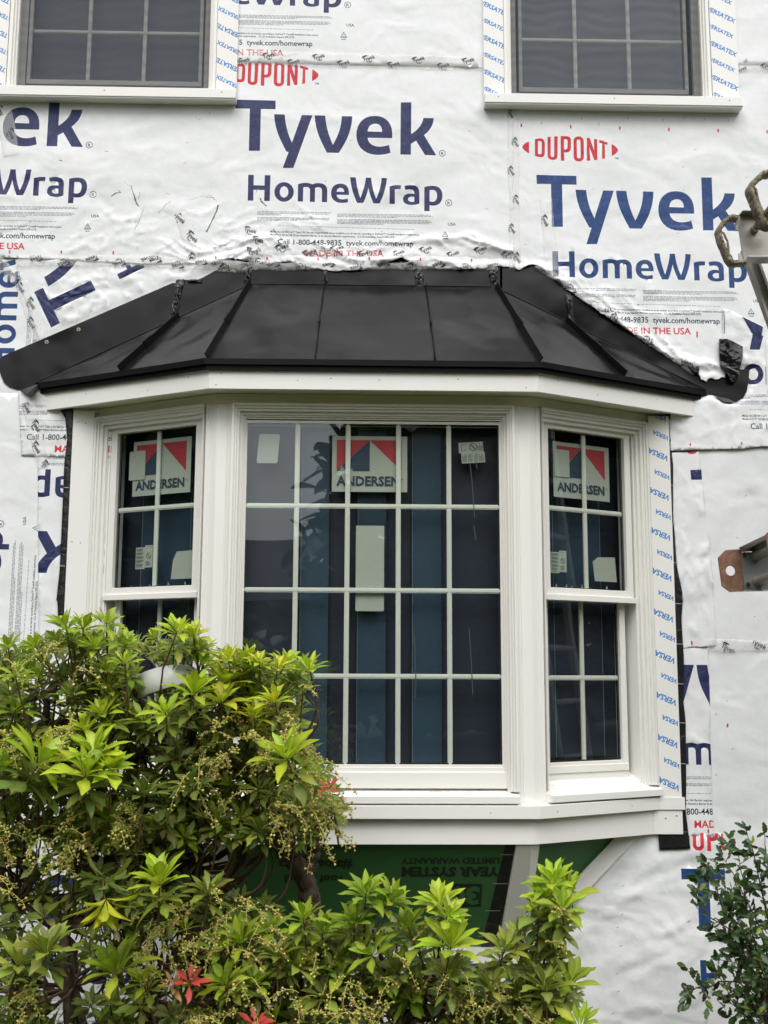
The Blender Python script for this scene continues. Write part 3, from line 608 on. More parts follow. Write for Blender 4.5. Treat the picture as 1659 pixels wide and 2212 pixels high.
sheet('S7', [(1440, 1390), (1530, 1395), (1532, 1523), (1535.5, 1676), (1538, 1753), (1541, 1790), (1543, 1806), (1478, 1806), (1440, 1806)], -.006, block(MADE0, (1499, 1788), what='ty hw legal meets call made tick'), .014, base=.0015,
      fl=folds([(1475, 1420), (1530, 1420), (1545, 1800), (1475, 1800)], 24, 85, 20, (.08, .3), (.008, .02), (.001, .004), 16), label='narrow white wrap strip with cut-off letters right of the lower bay', seed=14.)
Z0 = (1470, 1876); f8 = folds([(1180, 1850), (1540, 1830), (1540, 2212), (1180, 2212)], 80, 38, 14, (.10, .45), (.008, .028), (.0012, .0055), 17)
s8 = block(T0, Z0, ink='blue', what='ty hw legal meets call made')+dupont(Z0); t_ = xz(*Z0)-xz(*T0)
s8 += [(V-PERIOD, T, m) for V, T, m in block(T0, Z0, ink='blue', what='ty hw legal')]
s8 += [bar(xz(x, y), xz(x+6, y-3), .0018, 'smudge') for x, y in ((1330, 2004), (1338, 2044), (1330, 2104), (1332, 2142), (1320, 2190), (1342, 1914), (1484, 1990), (1482, 1992), (1340, 1976))]
sheet('S8', [(1080, 1790), (1478, 1795), (1560, 1800), (1563.5, 1833), (1566, 1900), (1567, 1951), (1558, 2054), (1538, 2137), (1526, 2209), (1500, 2420), (900, 2420), (900, 2060), (1080, 2060)], -.0045, s8, .016, base=.003, fl=f8,
      label='billowing white wrap sheet under the right side of the bay window', seed=15., mat='wrap2')
# seam tapes belong to the sheet they close
obs = {o['label']: o for o in bpy.data.objects if o.get('label')}
def sh(word): return next(o for l, o in obs.items() if word in l)
A_, B_, D_ = sh('top seam'), sh('torn along'), sh('cut diagonally')
fl0 = lambda v: (lambda X, Z: np.full(X.shape, v))
tape((517, 128), (1046, 142), .066, A_, [SURF['A'], SURF['B'], fl0(-.0145)], rot=18, gap=.112)
tape((1588, 149), (1760, 152), .045, A_, [SURF['A'], SURF['D'], fl0(-.0145)], rot=22, gap=.12)
tape((1107, 240), (1112, 585), .05, D_, [SURF['B'], SURF['D']], rot=32, gap=.135, sc=.85)
tape((1178, 432), (1192, 590), .055, D_, SURF['D'], rot=20, gap=.26, first=.10)
tape((40, 566), (330, 566), .05, B_, [SURF['B'], SURF['C'], fl0(-.0115)], rot=20, gap=.12, flip=True)
tape((300, 566), (545, 582), .05, B_, [SURF['B'], fl0(-.0115)], rot=14, gap=.10, flip=True)
tape((540, 541), (840, 546), .05, B_, [SURF['B'], fl0(-.0115)], rot=24, gap=.12, sc=1.1)
tape((850, 545), (1110, 548), .05, B_, [SURF['B'], fl0(-.0115)], rot=24, gap=.12)
tape((392, 462), (425, 560), .06, B_, [SURF['B']], rot=25, gap=.10, sc=1.1)
tape((548, 490), (556, 575), .075, B_, [SURF['B']], rot=70, gap=.05)
tape((430, 577), (1075, 579), .034, B_, [SURF['B']], rot=18, gap=.12, flip=True)
tape((1158, 574), (1500, 806), .04, D_, SURF['D'], rot=28, gap=.20, sc=1.05, flip=True, first=.05)
tape((-60, 505), (40, 610), .05, B_, [SURF['B'], SURF['C'], SURF['E'], fl0(-.0115)], rot=20, gap=.09, flip=True)
tape((48, 610), (86, 735), .06, sh('printed sideways'), [SURF['C'], SURF['E'], fl0(-.007)], rot=14, gap=.085)
tape((8, 230), (28, 340), .07, B_, SURF['B'], rot=10, gap=.12)
tape((1525, 1394), (1760, 1398), .05, sh('plain white'), [SURF['S5'], SURF['S6'], SURF['S7']], rot=-28, gap=.13, first=.09, sc=1.15)
tape((62, 870), (96, 1010), .05, sh('phone number'), [SURF['F'], SURF['G'], SURF['H']], rot=15, gap=.09)
# ------------------------------------------------------------------ bay window
TH = .4778; CT, ST = math.cos(TH), math.sin(TH); BX, BY, WX = .627, -.285, 1.178; SL = (WX-BX)/CT
class Fr:
    """local frame of a bay side: s along, z up, d outwards"""
    def __init__(f, o, u, n): f.o, f.u, f.n = np.array(o, float), np.array(u, float), np.array(n, float)
    def __call__(f, s, z, d=0.): return f.o+f.u*s+f.n*d+np.array([0, 0, z])
FC = Fr((0, BY, 0), (1, 0, 0), (0, -1, 0)); FRt = Fr((BX, BY, 0), (CT, ST, 0), (ST, -CT, 0)); FLt = Fr((-BX, BY, 0), (-CT, ST, 0), (-ST, -CT, 0))
FW0 = Fr((0, 0, 0), (1, 0, 0), (0, -1, 0))
def fbox(mb, F, s0, s1, z0, z1, d0, d1, m=0):
    mb.hexa([F(s0, z0, d1), F(s1, z0, d1), F(s1, z0, d0), F(s0, z0, d0), F(s0, z1, d1), F(s1, z1, d1), F(s1, z1, d0), F(s0, z1, d0)], m)
def fring(mb, F, s0, s1, z0, z1, w_, d0, d1, m=0, wb=None, wt=None, wl=None, wr=None):
    """mitred rectangular frame, outer s0..s1,z0..z1; member width w_ (bottom wb, top wt)"""
    wb = w_ if wb is None else wb; wt = w_ if wt is None else wt; wl = w_ if wl is None else wl; wr = w_ if wr is None else wr
    o = [(s0, z0), (s1, z0), (s1, z1), (s0, z1)]; i = [(s0+wl, z0+wb), (s1-wr, z0+wb), (s1-wr, z1-wt), (s0+wl, z1-wt)]
    for k in range(4):
        if (k == 0 and wb == 0) or (k == 2 and wt == 0): continue
        a, b, c, d = o[k], o[(k+1) % 4], i[(k+1) % 4], i[k]
        mb.hexa([F(*a, d0), F(*b, d0), F(*c, d0), F(*d, d0), F(*a, d1), F(*b, d1), F(*c, d1), F(*d, d1)], m)
def build(mb, name, mat, par=None, bw=.0015, seg=2, label=None):
    o = mb.build(name, mat, par)
    if bw: bevel(o, bw, seg)
    if label: o['label'] = label
    return o
bay = empty('bay_window', (0, -.2, .38), 'white three-sided bay window with black metal roof and gridded glass, standing out from the wrapped wall', 'bay window')
def poly_board(hw_, hx, hd, z0, z1, th, we=0.):
    """board wrapped round the bay: front half width hw_, at depth hd, ends at hx on the wall; returns per-face prisms"""
    out = []
    k = math.tan(TH/2)*th
    c1_, c2_ = (-hw_, -hd), (hw_, -hd)
    i1, i2 = (-hw_+k, -hd+th), (hw_-k, -hd+th)
    ex = th/ST
    for pts in ([c1_, c2_, i2, i1], [c2_, (hx, -we), (hx-ex, -we), i2], [(-hx, -we), c1_, i1, (-hx+ex, -we)]):
        mb = MB(); mb.prism([(x, y, z0) for x, y in pts], (0, 0, z1-z0)); out.append(mb)
    return out
# fascia: three boards, mitred at the corners
for mb, nm in zip(poly_board(.647, 1.411, .396, 2.584, 2.662, .02), 'fsl'): build(mb, 'fascia_board', M['trim'], bay, .0012)
# soffit under the roof, and dark roof inside
s = MB(); s.prism([(-.64, -.378, 2.5935), (.64, -.378, 2.5935), (1.37, -.002, 2.5935), (-1.37, -.002, 2.5935)], (0, 0, .012)); build(s, 'soffit_board', M['soffit'], bay, 0)
s = MB()
for F, a, b in ((FC, -BX, BX), (FRt, -.004, SL), (FLt, -.004, SL)): fbox(s, F, a, b, 2.553, 2.5925, -.03, .002)
build(s, 'frieze_board', M['soffit'], bay, .001)
# corner posts (flat mullion casing folded round each front corner)
for sg, Fs in ((1, FRt), (-1, FLt)):
    p = MB()
    fbox(p, FC, *sorted((sg*.567, sg*BX)), .995, 2.553, -.10, 0.0)
    fbox(p, FC, *sorted((sg*.5665, sg*.5815)), .995, 2.552, -.02, .003); fbox(p, FC, *sorted((sg*.5835, sg*.588)), .996, 2.552, -.02, .0018)
    fbox(p, Fs, 0, .052, .995, 2.553, -.08, .0); fbox(p, Fs, .030, .0525, .996, 2.552, -.02, .003)
    p.prism([FC(sg*BX, .995, 0), Fs(0.01, .995, -.1), FC(sg*(BX-.01), .995, -.1)], (0, 0, 2.553-.995))
    build(p, 'corner_post', M['trim'], bay, .0015)
ZG0, ZG1 = 1.135, 2.4815
def sticker_poly(F, pts, d, mb, m):
    mb.add([F(a, b, d) for a, b in pts], [tuple(range(len(pts)))], m)
def logo(F, s0, s1, z0, z1, d, par, flip=1, tilt=0., cover=False):
    """paper square with red and navy roof mark and lettering; flip=-1 when the local s axis runs to the viewer's left"""
    def U(a, b): return ((s0+s1)/2+flip*((a-.5)*(s1-s0)), z0+(z1-z0)*b+tilt*(a-.5)*(z1-z0))
    mb = MB(); e = .0006
    sticker_poly(F, [U(0, 0), U(1, 0), U(1, 1), U(0, 1)], d, mb, 0)
    sticker_poly(F, [U(.06, .93), U(.92, .93), U(.92, .385), U(.50, .93)], d+e, mb, 2)
    sticker_poly(F, [U(.06, .93), U(.50, .93), U(.06, .385)], d+e*2, mb, 2)
    sticker_poly(F, [U(.06, .375), U(.50, .375), U(.50, .925)], d+e*3, mb, 1)
    V, T = font('ANDERSEN', .03); k = .84/V[:, 0].max(); 
    P_ = [F(*U(.06+p[0]*k, .115+p[1]*k*(s1-s0)/(z1-z0)*1.05), d+e*4) for p in V]; mb.add(P_, T, 1)
    V, T = font('TM', .0); P_ = [F(*U(.915+p[0]*.03, .215+p[1]*.03), d+e*4) for p in V]; mb.add(P_, T, 1)
    o = mb.build('logo_sticker', [M['paper'], M['s_navy'], M['s_red']], par)
    return o
def blank(F, pts, d, par):
    mb = MB(); P_ = [F(a, b, d) for a, b in pts]; mb.prism(P_, F.n*.0007); return build(mb, 'blank_sticker', M['paper'], par, 0)
def warn(F, s0, s1, z0, z1, d, par, ang=0., flip=1, vert=False):
    mb = MB(); cx, cz = (s0+s1)/2, (z0+z1)/2; W_, H_ = s1-s0, z1-z0; c, s_ = math.cos(R_(ang)), math.sin(R_(ang))
    def U(a, b): x, y = (a-.5)*W_, (b-.5)*H_; return (cx+flip*(x*c-y*s_), cz+x*s_+y*c)
    def q(a0, a1, b0, b1, dd, m): sticker_poly(F, [U(a0, b0), U(a1, b0), U(a1, b1), U(a0, b1)], dd, mb, m)
    rr = random.Random(int(cx*1000))
    if not vert:
        q(.08, 1, 0, .5, d, 0); q(0, .96, .5, 1, d, 0)
        for k in range(24):
            if k % 6 == 5: continue
            q(.13+k*.036, .13+k*.036+.014, .05, .05+rr.uniform(.28, .40), d+.0005, 1)
        for k in range(6): q(.74+k*.036, .74+k*.036+.013, .56, .56+rr.uniform(.2, .38), d+.0005, 1)
        ccx, ccz, rad = .57, .76, .19; q(.10, .12, .56, .9, d+.0005, 1); q(.12, .32, .90, .915, d+.0005, 1); q(.2, .3, .62, .635, d+.0005, 1)
    else:
        q(0, .54, 0, .92, d, 0); q(.54, 1, .06, 1, d, 0)
        for k in range(26):
            if k % 5 == 4: continue
            q(.04, .04+rr.uniform(.3, .46), .85-k*.032, .85-k*.032+.014, d+.0005, 1)
        for k in range(5): q(.6, .6+rr.uniform(.2, .34), .30-k*.04, .315-k*.04, d+.0005, 1)
        ccx, ccz, rad = .77, .55, .15; q(.6, .95, .93, .94, d+.0005, 1)
    n = 18; asp = W_/H_
    for q_ in ((rad, rad*.84),):
        a = [U(ccx+q_[0]*math.cos(2*math.pi*k/n)/(asp if asp > 1 else 1)*1., ccz+q_[0]*math.sin(2*math.pi*k/n)*(1 if asp > 1 else asp)) for k in range(n)]
        b = [U(ccx+q_[1]*math.cos(2*math.pi*k/n)/(asp if asp > 1 else 1)*1., ccz+q_[1]*math.sin(2*math.pi*k/n)*(1 if asp > 1 else asp)) for k in range(n)]
        mb.add([F(x, y, d+.0005) for x, y in a+b], [(k, (k+1) % n, n+(k+1) % n, n+k) for k in range(n)], 1)
    r2 = rad*.7/(asp if asp > 1 else 1)
    sticker_poly(F, [U(ccx-r2, ccz+rad*.6*(1 if asp > 1 else asp)), U(ccx-r2*.7, ccz+rad*.75*(1 if asp > 1 else asp)), U(ccx+r2, ccz-rad*.6*(1 if asp > 1 else asp)), U(ccx+r2*.7, ccz-rad*.75*(1 if asp > 1 else asp))], d+.0007, mb, 1)
    return mb.build('warning_sticker', [M['paper'], M['s_ink']], par)
def grille(F, s0, s1, z0, z1, nc, nr, d, par, wd=.0195):
    mb = MB()
    for i in range(1, nc): c = s0+(s1-s0)*i/nc; fbox(mb, F, c-wd/2, c+wd/2, z0-.004, z1+.004, d-.010, d-.002); fbox(mb, F, c-wd*.28, c+wd*.28, z0-.004, z1+.004, d-.003, d)
    for j in range(1, nr): c = z0+(z1-z0)*j/nr; fbox(mb, F, s0-.004, s1+.004, c-wd/2, c+wd/2, d-.0095, d-.0016); fbox(mb, F, s0-.004, s1+.004, c-wd*.28, c+wd*.28, d-.0025, d+.0004)
    return build(mb, 'grille', M['grille'], par, .001)
def pane(F, s0, s1, z0, z1, d, par, mat='glass'):
    mb = MB(); mb.add([F(s0, z0, d), F(s1, z0, d), F(s1, z1, d), F(s0, z1, d)], [(0, 1, 2, 3)]); o = mb.build('glass_pane', M[mat], par)
    return o
def spacer(F, s0, s1, z0, z1, d, par):
    mb = MB(); fring(mb, F, s0-.003, s1+.003, z0-.003, z1+.003, .008, d-.014, d-.002); return build(mb, 'glass_spacer', M['spacer'], par, 0)
# --- centre picture window
def brickmould(mb, F, s0, s1, z0, z1, sides='lrt', w_=.030):
    wl = w_ if 'l' in sides else 0.0001; wr = w_ if 'r' in sides else .0001
    for a0, a1, d1 in ((0, .011, .020), (.0105, .020, .012), (.0195, w_, .004)):
        fring(mb, F, s0+(a0 if 'l' in sides else 0), s1-(a0 if 'r' in sides else 0), z0, z1-a0, a1-a0, -.04, d1, 0, wb=0, wl=(a1-a0 if 'l' in sides else .0001), wr=(a1-a0 if 'r' in sides else .0001))
pw = MB(); brickmould(pw, FC, -.566, .566, 1.036, 2.552)
fring(pw, FC, -.537, .537, 1.03, 2.5225, .012, -.09, -.012, wb=.001)
fring(pw, FC, -.526, .526, 1.046, 2.512, .008, -.09, -.02, wb=.06)
fring(pw, FC, -.519, .519, 1.104, 2.504, .007, -.09, -.028, wb=.02)
fring(pw, FC, -.5135, .5135, 1.122, 2.492, .006, -.09, -.031, wb=.013, wt=.011)
pw_o = build(pw, 'picture_window', M['vinyl'], bay, .0015)
pane(FC, -.509, .509, ZG0-.002, ZG1+.002, -.034, pw_o); spacer(FC, -.508, .508, ZG0, ZG1, -.037, pw_o)
grille(FC, -.509, .509, ZG0, ZG1, 5, 4, -.0375, pw_o)
logo(FC, -.166, .138, 2.206, 2.435, -.055, pw_o)
def rr_(x0, x1, z0, z1, r=.006, sh=0.): return [(x0+r, z0), (x1-r, z0), (x1, z0+r), (x1+sh, z1-r), (x1-r+sh, z1), (x0+r+sh, z1), (x0+sh, z1-r), (x0, z0+r)]
blank(FC, rr_(-.470, -.386, 2.320, 2.440, sh=.008), -.053, pw_o); blank(FC, rr_(-.067, .046, 1.727, 2.069, .003), -.056, pw_o)
warn(FC, .348, .452, 2.328, 2.414, -.053, pw_o, 4)
for a, b in ((-.288, -.176), (-.059, .055), (.161, .278)):
    fs = MB(); fbox(fs, FC, a, b, 1.12, 2.474, -.105, -.098); fbox(fs, FC, a-.0007, a+.0004, 1.12, 2.474, -.0985, -.0970, 1); fbox(fs, FC, a, b-.02, 2.4735, 2.4752, -.0985, -.0970, 1)
    fs.build('film_strip', [M['board'], M['film_edge']], pw_o)
cv = MB(); fbox(cv, FC, -.53, .53, 1.03, 2.52, -.128, -.120); cv.build('window_cover', M['board2'], pw_o)
dr = MB()   # pale drips of dried water on the pane
for pts in ([(.390, 2.325), (.398, 2.25), (.402, 2.18), (.408, 2.10)], [(.404, 2.07), (.412, 2.01)], [(.382, 1.66), (.387, 1.58), (.392, 1.47), (.394, 1.40)], [(.165, 1.64), (.170, 1.53), (.172, 1.44), (.168, 1.385)], [(.415, 2.33), (.419, 2.30)], [(-.205, 1.92), (-.15, 1.885)]):
    for (a, b), (c_, d_) in zip(pts[:-1], pts[1:]): dr.add([FC(a-.0016, b, -.0335), FC(a+.0016, b, -.0335), FC(c_+.0016, d_, -.0335), FC(c_-.0016, d_, -.0335)], [(0, 1, 2, 3)])
dr.build('dried_drip', M['drip'], pw_o)
# --- side double-hung windows
for F, fl, nm in ((FRt, 1, 'r'), (FLt, -1, 'l')):
    g0, g1 = (.114, .513) if fl > 0 else (.120, .521)
    q = MB(); brickmould(q, F, .0535, .612, 1.036, 2.552, 'rt', .034)
    fring(q, F, .060, .580, 1.03, 2.518, .016, -.12, -.008, wb=0); fring(q, F, .074, .566, 1.04, 2.508, .012, -.12, -.022, wb=0)
    unit = build(q, 'double_hung_window', M['vinyl'], bay, .0015)
    us = MB(); fring(us, F, g0-.034, g1+.032, 1.792, ZG1+.024, .032, -.062, -.024, wb=.036, wt=.024); fbox(us, F, g0-.036, g1+.036, 1.777, 1.800, -.06, -.014)
    build(us, 'upper_sash', M['vinyl'], unit); uo = unit
    pane(F, g0-.002, g1+.002, 1.826, ZG1+.002, -.040, uo); spacer(F, g0, g1, 1.828, ZG1, -.041, uo); grille(F, g0, g1, 1.828, ZG1, 2, 2, -.044, uo)
    h0, h1 = (.124, .497) if fl > 0 else (.130, .503)
    ls = MB(); fring(ls, F, h0-.045, h1+.030, 1.060, 1.80, .030, -.10, -.064, wb=.076, wt=.015, wl=.045); fbox(ls, F, h0-.03, h1+.026, 1.094, 1.122, -.08, -.058)
    build(ls, 'lower_sash', M['vinyl'], unit); lo = unit
    pane(F, h0-.002, h1+.002, 1.136, 1.79, -.076, lo); spacer(F, h0, h1, 1.137, 1.788, -.077, lo); grille(F, h0, h1, 1.137, 1.80, 2, 2, -.080, lo)
    cv = MB(); fbox(cv, F, .07, .60, 1.03, 2.52, -.150, -.142); cv.build('window_cover', M['board2'], unit)
    fs = MB(); a, b = (.175, .455); fbox(fs, F, a, b, 1.83, 2.46, -.134, -.128); fbox(fs, F, a, b, 1.15, 1.775, -.134, -.128, 2)
    for x in (a, b, a+.03): fbox(fs, F, x-.0007, x+.0005, 1.15, 2.46, -.1285, -.127, 1)
    fs.build('film_strip', [M['board'], M['film_edge'], M['board2']], unit)
    torn = MB(); r_ = random.Random(5 if fl > 0 else 6)
    for k in range(7):
        x = g0+.05+k*.045+r_.uniform(-.01, .01); hh = r_.uniform(.006, .024); torn.add([F(x-.009, 1.829, -.06), F(x+.008, 1.829, -.06), F(x+r_.uniform(-.004, .004), 1.829+hh, -.06)], [(0, 1, 2)])
    torn.build('torn_film', M['film_edge'], uo)
    if fl > 0:
        logo(F, .161, .457, 2.205, 2.438, -.058, uo, 1, 0); blank(F, rr_(.165, .243, 2.290, 2.405, .003), -.055, uo)
        warn(F, .138, .219, 1.890, 1.983, -.056, uo, 0, 1, True); blank(F, [(.364, 1.866), (.481, 1.866), (.474, 1.970), (.382, 1.966), (.355, 1.946)], -.056, uo)
    else:
        logo(F, .163, .460, 2.212, 2.445, -.058, uo, -1, 0.0); blank(F, rr_(.394, .478, 2.281, 2.405, .005), -.055, uo)
        warn(F, .340, .427, 1.905, 2.003, -.056, uo, 0, -1, True); blank(F, [(.135, 1.858), (.244, 1.858), (.236, 1.935), (.218, 1.970), (.135, 1.972)], -.056, uo)
# --- sills, band, apron
for F, a, b in ((FC, -.566, .566), (FRt, .053, SL-.004), (FLt, .053, SL-.004)):
    s = MB(); zf = 1.0225; zi = 1.060 if F is FC else 1.088
    s.hexa([F(a, .99, -.10), F(b, .99, -.10), F(b, .99, .012), F(a, .99, .012), F(a, zi, -.10), F(b, zi, -.10), F(b, zf, .012), F(a, zf, .012)], 1)
    fbox(s, F, a+.001, b-.001, .9955, 1.0215, -.01, .036); s.hexa([F(a+.001, 1.0215, .010), F(b-.001, 1.0215, .010), F(b-.001, 1.0215, .036), F(a+.001, 1.0215, .036), F(a+.001, 1.030, .010), F(b-.001, 1.030, .010), F(b-.001, 1.024, .030), F(a+.001, 1.024, .030)])
    build(s, 'window_sill', [M['trim'], M['dusty']], bay, .002)
for mb in poly_board(.640, 1.226, .328, .9395, .9885, .055): build(mb, 'sill_band', M['trim'], bay, .0015)
for mb in poly_board(.622, 1.192, .298, .842, .939, .02): build(mb, 'apron_board', M['trim'], bay, .0012)
fl_ = MB(); fl_.prism([(-.63, -.30, .9890), (.63, -.30, .9890), (1.17, -.01, .9890), (-1.17, -.01, .9890)], (0, 0, .006)); fl_.prism([(-.60, -.28, .850), (.60, -.28, .850), (1.12, -.005, .850), (-1.12, -.005, .850)], (0, 0, .01))
build(fl_, 'base_board', M['trim'], bay, 0)
for sg in (1, -1):
    r = MB(); r.box(*sorted((sg*1.150, sg*1.270)), -.0235, -.002, .842, .9385); build(r, 'apron_board', M['trim'], bay, .0012)
    r = MB(); r.box(*sorted((sg*1.172, sg*1.280)), -.0295, -.002, .9395, .9885); build(r, 'sill_band', M['trim'], bay, .0012)
# printed trim boards -------------------------------------------------
def versa(x0, x1, z0, z1, zs, ang, mat='print_blue', left=None, word='VERSATEX', big=.018, small=.0155, anchor=0., alt=None, xo=0.):
    out = []
    for i, z in enumerate(zs):
        h = big if i % 2 == 0 else small; V, T = font(word if (i % 2 == 0 or not alt) else alt, .032); k = h/.70; c, s = math.cos(R_(ang)), math.sin(R_(ang)); R2 = np.array([[c, -s], [s, c]])
        out.append(((V*k-np.array([anchor*V[:, 0].max()*k, 0])) @ R2.T+np.array([xo+(.004 if i % 2 else 0), z]), T, mat))
    return out
def printed_board(name, x0, x1, z0, z1, yf, yb, prints, par, mat='trim', label=None, group=None):
    V, F, mt = sheet_data([(x0, z0), (x1, z0), (x1, z1), (x0, z1)], prints, .08, jit=.2)
    o = sheet_mesh(name, V, F, mt, M[mat], lambda X, Z: np.full(X.shape, yf), abs(yb-yf), par)
    for p in o.data.polygons: p.use_smooth = False
    if label: o['label'] = label
    return o
zz = [2.575-k*.0857 for k in range(20)]
printed_board('trim_board', WX+.002, 1.269, .989, 2.58, -.024, -.001, versa(0, 0, 0, 0, zz, 156, anchor=0., xo=1.266, alt='VERSA', word='VERSATEX', big=.0225, small=.0180), bay, label='trim board printed with blue upside-down words')
lb = MB(); lb.box(-1.269, -WX-.002, -.024, -.001, .989, 2.58); build(lb, 'trim_board', M['trim'], bay, .0012)
# nail holes
nh = MB()
def dot(p, n, r=.0022):
    n = np.array(n, float); u = np.cross(n, [0, 0, 1.]); u /= np.linalg.norm(u); v = np.cross(n, u); p = np.array(p, float)+n*.0006
    nh.add([p+u*r*math.cos(k*1.047)*1.2+v*r*math.sin(k*1.047) for k in range(6)], [tuple(range(6))])
for x, z, in ((-.30, 2.62), (-.17, 2.63), (.02, 2.625), (.33, 2.632), (.6, 2.65), (.60, 2.60), (-.6, 2.645), (-.62, 2.60)): dot((x, -.396, z), (0, -1, 0))
for x, z in ((.45, .962), (-.2, .965)): dot((x, -.328, z), (0, -1, 0))
for s_, z in ((.08, .963), (.45, .965)): dot(np.array([.640, -.328, z])+np.array([CT, ST, 0])*s_, (ST, -CT, 0))
for s_, z in ((.30, 2.61), (.62, 2.63), (.1, 2.64)): dot(np.array([.647, -.396, z])+np.array([CT, ST, 0])*s_, (ST, -CT, 0)); dot(np.array([-.647, -.396, z])+np.array([-CT, ST, 0])*s_, (-ST, -CT, 0))
for z in (2.53, 2.02, 1.60): dot((-1.25, -.024, z), (0, -1, 0)); dot((-1.215, -.024, z-.004), (0, -1, 0))
for x, z in ((1.20, .905), (1.245, .915)): dot((x, -.024, z), (0, -1, 0), .003)
nh.build('nail_hole', M['hole'], bay)
# lower corbel: green sheathing with white hip boards
cor = MB(); TL, TR, BL, BR = np.array([-.60, -.272, .845]), np.array([.60, -.272, .845]), np.array([-.585, -.001, .40]), np.array([.585, -.001, .40]); WR, WLf = np.array([1.035, -.001, .845]), np.array([-1.035, -.001, .845])
cor.add([TL, TR, BR, BL], [(0, 1, 2, 3)]); cor.add([TR, WR, BR], [(0, 1, 2)]); cor.add([TL, BL, WLf], [(0, 1, 2)])
def on_front(u, v, off=.0012):   # u = x at the plane, v 0(bottom)..1(top)
    p = BL*(1-v)+TL*v; n = np.cross(TR-TL, BL-TL); n /= np.linalg.norm(n); n = n if n[1] < 0 else -n
    return np.array([u, p[1], p[2]])+n*off
def uptext(s, xr, v, size, bold=.02):   # upside-down lettering: reads from xr towards the left
    V, T = font(s, bold); Hh = np.linalg.norm(TL-BL); cor.add([on_front(xr-p[0]*size, v-p[1]*size/Hh) for p in V], T, 1)
uptext('LIMITED WARRANTY', .495, .862, .040, .03); uptext('YEAR SYSTEM', .500, .775, .062, .05); uptext('#zipsystem', -.070, .840, .062, .04); uptext('roof & wall', -.11, .70, .05, .03)
cor.add([on_front(a, b, .0008) for a, b in ((.285, .40), (.435, .40), (.435, .62), (.285, .62))], [(0, 1, 2, 3)], 1)
V, T = font('30', .05); Hh = np.linalg.norm(TL-BL); cor.add([on_front(.425-p[0]*.115, .585-p[1]*.115/Hh, .0018) for p in V], T, 0)
dk = [(np.array([.535, 0, 0]), .024)]
bm_ = MB(); n_f = on_front(0, 1, 1)-on_front(0, 1, 0); Lx = lambda v: .60*v+.585*(1-v)
bm_.add([on_front(Lx(1)-.085, 1, .002), on_front(Lx(1)-.03, 1, .002), on_front(Lx(0)-.085, 0, .002), on_front(Lx(0)-.140, 0, .002)], [(0, 1, 2, 3)])
for v in (.12, .37, .63, .9): c_ = Lx(v)-.065-.07*(1-v); bm_.add([on_front(c_-.030, v, .0035), on_front(c_+.030, v, .0035), on_front(c_+.030, v-.006, .0035), on_front(c_-.030, v-.006, .0035)], [(0, 1, 2, 3)], 1)
cor.build('green_sheathing', [M['green'], M['green_ink']], bay); bm_.build('seam_membrane', [M['membrane'], M['mem_mark']], bay)
def slab(P4, n, th): mb = MB(); mb.prism(P4, np.array(n)*th); return mb
nr = np.cross(WR-TR, BR-TR); nr /= np.linalg.norm(nr); nr = nr if nr[1] < 0 else -nr
for sg in (1, -1):
    S = np.array([sg, 1, 1]); T_, B_b, W_ = TR*S, BR*S, WR*S
    T_ = T_*np.array([1, 1, 1]); nf = n_f/np.linalg.norm(n_f); ns = nr*S
    hip = MB(); e = np.array([sg, 0, 0])
    hip.hexa([T_-e*.048, T_+e*.004, B_b+e*.004, B_b-e*.072, T_-e*.048+nf*.018, T_+e*.012+nf*.018, B_b+e*.012+nf*.018, B_b-e*.072+nf*.018])
    d1 = (W_-T_)/np.linalg.norm(W_-T_); hip.hexa([T_+nf*.0, T_+d1*.045, B_b+e*.03, B_b, T_+ns*.018+nf*.003, T_+d1*.045+ns*.018, B_b+e*.03+ns*.018, B_b+ns*.018+nf*.003])
    build(hip, 'hip_board', M['trim'], bay, .0015)
    wd = MB(); dd = (W_-B_b); L_ = np.linalg.norm(dd); dd /= L_; pn = np.array([dd[2]*sg, 0, -dd[0]*sg]); pn = pn if pn[2] < 0 else -pn
    a0, b0 = W_+dd*.05, B_b-dd*.03
    wd.hexa([a0-pn*.02, a0+pn*.045, b0+pn*.045, b0-pn*.02, a0-pn*.02+np.array([0, -.026, 0]), a0+pn*.045+np.array([0, -.026, 0]), b0+pn*.045+np.array([0, -.026, 0]), b0-pn*.02+np.array([0, -.026, 0])])
    build(wd, 'wall_trim_board', M['trim'], bay, .0015)
bb = MB(); bb.box(-.64, .64, -.030, -.001, .345, .402); build(bb, 'bottom_board', M['trim'], bay, .0015)
# --- metal roof
EZ, EY, EX, EW = 2.701, -.412, .650, 1.44; RX, RZ, RY = .531, 3.154, -.012
roof = MB()
def panel(A, B, C_, D, n=14, m_=10, bow=.013, seed=0):
    r = np.random.default_rng(seed); N = np.cross(B-A, D-A); N /= np.linalg.norm(N); N = N if N[1] < 0 else -N; vs = []
    ph = r.uniform(0, 6, 4)
    for j in range(m_+1):
        for i in range(n+1):
            u, v = i/n, j/m_; p = (A*(1-u)+B*u)*(1-v)+(D*(1-u)+C_*u)*v
            vs.append(p+N*bow*math.sin(math.pi*u)*math.sin(math.pi*v)*(math.sin(u*5+ph[0])*.6+math.sin(v*6+ph[1])*.6+.5*math.sin(u*9+v*7+ph[2])))
    roof.add(vs, [(j*(n+1)+i, j*(n+1)+i+1, (j+1)*(n+1)+i+1, (j+1)*(n+1)+i) for j in range(m_) for i in range(n)], 0, True)
E = lambda x, y, z: np.array([x, y, z], float)
sx0, sx1 = -.232, .241; tx0, tx1 = -.247, .259      # the two centre seams, eave and top
tx0, tx1 = -.216, .229
eave = lambda x: E(x, EY, EZ); top = lambda x: E(x, RY, RZ)
